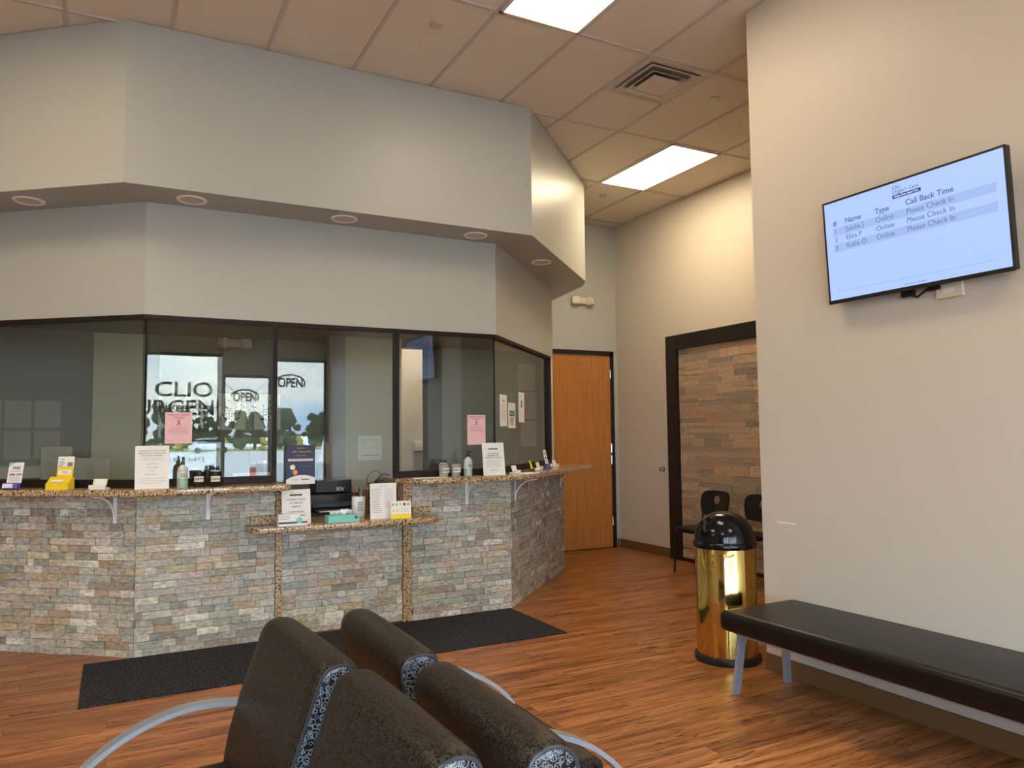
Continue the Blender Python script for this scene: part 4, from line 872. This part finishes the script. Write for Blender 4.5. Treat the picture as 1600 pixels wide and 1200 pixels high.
# ------------------------------------------------------------------ street front wall and what lies outside (seen mirrored in the reception glass)
WX = [(.43, 1.62, .60, 2.90), (1.67, 2.48, .60, 2.55), (2.55, 3.48, .60, 2.86), (-1.2, .10, .60, 2.9), (-3.0, -1.5, .60, 2.9)]
fwm = MB(); xs = sorted(WX); prev = XL
for x0, x1, z0, z1 in xs:
    fwm.box(prev, x0, YB-.15, YB, 0, CZ); fwm.box(x0, x1, YB-.15, YB, 0, z0); fwm.box(x0, x1, YB-.15, YB, z1, CZ); prev = x1
fwm.box(prev, 7.2, YB-.15, YB, 0, CZ); struct(fwm.build('wall_front', M_wall))
for i, (x0, x1, z0, z1) in enumerate(WX):
    o = sempty('window_%d' % (6+i), ('storefront window with the shop lettering, mirrored in the reception glass', 'shorter storefront window with the middle OPEN sign', 'storefront window nearest the bench wall', 'storefront window left of the lettered one', 'leftmost storefront window')[i], 'window', (x0, YB-.08, 0)); W_ = x1-x0
    MB().box(0, .04, -.03, .03, z0, z1).box(W_-.04, W_, -.03, .03, z0, z1).box(0.04, W_-.04, -.03, .03, z0, z0+.04).box(.04, W_-.04, -.03, .03, z1-.04, z1).build('window_frame', M_bronze, o)
    pn = MB().box(.04, W_-.04, -.004, .004, z0+.04, z1-.04).build('pane', M_storeglass, o)
    if i == 0:
        l = MB()
        text_into(l, 'CLIO', .36, .62, 2.15, -.006, bold=.006, sx=1.15); text_into(l, 'URGEN+', .36, .60, 1.84, -.006, bold=.006, sx=1.05); text_into(l, 'CARE', .30, .62, 1.56, -.006, bold=.004)
        l.build('lettering', M_ink, o)
        l = MB(); text_into(l, 'Clio          Care', .15, .60, 1.93, .0062, bold=.004); text_into(l, '810-919-9413', .13, .60, 1.02, .0062); l.build('lettering', M_paper, o, label='white lettering')
        l = MB(); text_into(l, 'Urgen+', .15, .56, 1.93, .0062, bold=.004); l.build('lettering', mat('red_vinyl', (.6, .03, .04), .5), o, label='red lettering')
def shademat():
    m = bpy.data.materials.new('solar_screen_fabric'); m.use_nodes = True; t = m.node_tree; t.nodes.clear(); N = t.nodes.new; L = t.links.new
    o = N('ShaderNodeOutputMaterial'); tr = N('ShaderNodeBsdfTransparent'); tr.inputs[0].default_value = (.70, .72, .73, 1); L(tr.outputs[0], o.inputs[0]); return m
M_shade = shademat()
for i, (x0, x1, z0, z1) in enumerate(WX):
    if x1 < .2: continue
    t = thing('roller_shade', 'dark see-through roller shade half lowered over storefront window, %s, mirrored in the reception glass' % ('leftmost', 'middle', 'rightmost')[i], 'window shade', ((x0+x1)/2, YB-.040, 0), 0, 'roller shades on the storefront')
    hw_ = (x1-x0)/2-.015; zb = (1.40, 1.47, 1.49)[i]
    MB().box(-hw_, hw_, -.001, -.0002, zb, z1-.06).build('fabric', M_shade, t); MB().box(-hw_, hw_, -.008, .006, zb-.025, zb).build('bottom_rail', M_dark, t); MB().tube([(-hw_, 0, z1-.035), (hw_, 0, z1-.035)], .025, 12).build('roller', M_dark, t)
def neon(x, z, label, s=1.):
    t = thing('open_sign', label, 'sign', (x, YB+.05, z), 0)
    l = MB(); text_into(l, 'OPEN', .25*s, 0, -.10*s, 0, ext=.008, sx=.72, bold=.005); l.build('letters', M_dark, t)
    MB().tube([(math.cos(a)*.27*s, 0, -.02*s+math.sin(a)*.155*s) for a in [-.45+i*3.4/30 for i in range(31)]], .015, 8).build('oval_ring', M_dark, t)
    MB().tube([(-.2*s, 0, .08*s), (-.44*s, 0, .33*s)], .005, 6).tube([(.2*s, 0, .08*s), (.44*s, 0, .33*s)], .005, 6).build('hanging_wires', M_dark, t)
neon(2.02, 2.16, 'unlit oval OPEN sign hanging in the middle storefront window', .85); neon(2.80, 2.43, 'unlit oval OPEN sign hanging in the storefront window nearest the bench', .95)

M_asph = bump(mat('asphalt', (.50, .50, .50), .9), 30, .3, .01); M_carw = mat('white_car_paint', (.80, .83, .86), .25, coat=.3); M_carglass = mat('car_glass', (.02, .025, .03), .08); M_tyre = mat('tyre_rubber', (.015, .015, .015), .8)
struct(MB().box(-70, 110, -140, YB-.2, -.45, -.36).build('ground', M_asph), 'grey asphalt car park')
struct(MB().box(-70, 110, -116, -93, -.36, -.33).build('ground_verge', bump(mat('yellow_green_verge', (.30, .32, .04), .9), 4, .6, .1)))
def car(name, label, cat, x, y, prof, wid, glass, wheels, pmat, r=.36, extra=None):
    t = thing(name, label, cat, (x, y, -.36), 0)
    Mx = Matrix(((1, 0, 0, 0), (0, 0, 1, 0), (0, 1, 0, 0), (0, 0, 0, 1)))
    MB().prism(prof, -wid/2, wid/2, M=Mx, bevel=.04).build('body', pmat, t)
    for g_ in glass:
        b = MB(); b.prism(g_, wid/2+.001, wid/2+.012, M=Mx); b.prism(g_, -wid/2-.012, -wid/2-.001, M=Mx); b.build('side_window', M_carglass, t)
    for wx in wheels:
        for sy in (-1, 1): MB().lathe([(0, -.11), (r, -.11), (r, .11), (0, .11)], 20, M=TRS(wx, sy*(wid/2-.08), r, 0, PI/2), cap=False).build('wheel', M_tyre, t)
    if extra: extra(t, wid)
def tail(t, wid): MB().box(-.02, .10, wid/2-.02, wid/2+.015, .78, 1.12).build('tail_light', mat('red_lens', (.6, .02, .02), .3), t, label='red tail light')
car('pickup_truck', 'white pickup truck parked outside the storefront', 'truck', 2.75, -7.4, [(0, .45), (0, 1.22), (2.0, 1.24), (2.1, 1.78), (2.3, 1.86), (3.5, 1.86), (4.2, 1.25), (5.5, 1.12), (5.6, .45)], 1.95, [[(2.25, 1.28), (2.3, 1.75), (2.9, 1.78), (2.9, 1.28)], [(2.98, 1.28), (2.98, 1.78), (3.45, 1.76), (3.95, 1.28)]], (1.1, 4.6), M_carw, .38, tail)
SUV = [(0, .35), (.02, .95), (.35, 1.0), (.8, 1.62), (1.2, 1.72), (3.0, 1.70), (3.9, 1.12), (4.7, 1.0), (4.75, .4)]
car('car', 'white car far across the street', 'car', 7.6, -83, SUV, 1.9, [[(.9, 1.1), (1.15, 1.58), (2.9, 1.58), (3.5, 1.12)]], (.95, 3.8), M_carw)
car('van', 'white van beyond the pickup truck', 'van', 8.2, -20, [(0, .4), (.02, 2.1), (.2, 2.3), (3.8, 2.3), (4.6, 1.4), (5.4, 1.2), (5.45, .4)], 2.0, [[(3.0, 1.4), (3.0, 2.05), (3.8, 2.05), (4.35, 1.4)]], (1.0, 4.4), M_carw)
o = thing('street_sign', 'maroon roadside sign board across the street', 'sign', (17.5, -55, -.36)); MB().box(-1.1, 1.1, -.1, .1, 1.2, 3.4, bevel=.03).build('board', mat('maroon_board', (.30, .02, .06), .5), o); MB().box(-.12, .12, -.08, .08, 0, 1.2).build('post', M_white, o)
M_leaf = bump(mat('tree_leaves', (.07, .095, .035), .9), 3, .8, .2); M_leaf2 = mat('autumn_leaves', (.42, .34, .06), .9); M_bark = mat('bark', (.10, .075, .05), .9)
rt_ = random.Random(21)
def tree(x, y, h, label, m, group):
    t = thing('tree', label, 'tree', (x, y, -.36), 0, group); MB().lathe([(.25, 0), (.15, h*.6)], 8).build('trunk', M_bark, t)
    b = MB()
    for k in range(24):
        a = rt_.uniform(0, 6.28); z = rt_.uniform(.12, .86)*h; r = rt_.uniform(.0, .36)*h*(1.15-z/h); b.ball((math.cos(a)*r, math.sin(a)*r, z), rt_.uniform(.08, .15)*h, (1, 1, .85), 10)
    for v in b.bm.verts: v.co += Vector((rt_.uniform(-1, 1), rt_.uniform(-1, 1), rt_.uniform(-1, 1)))*h*.02
    b.build('crown', m, t)
for i in range(30): tree(-4+i*2.5+rt_.uniform(-.15, .15), (-100, -105)[i % 2]+rt_.uniform(-.5, .5), rt_.uniform(4.8, 6.6), 'dark green tree in the row beyond the street', M_leaf, 'trees beyond the street')
for i in range(9): tree(7+i*5.2, -92+rt_.uniform(-2, 2), rt_.uniform(1.8, 2.6), 'low yellow leaved tree along the street verge', M_leaf2, 'yellow trees along the verge')

# scuff mark on the near wall
tag(MB().box(XN-.0012, XN-.0002, 3.17, 3.31, .895, .905, M=Matrix.Rotation(0, 4, 'X')).build('wall_scuff', M_scuff), 'short pale scuff mark on the beige wall above the bench end', 'scuff mark')
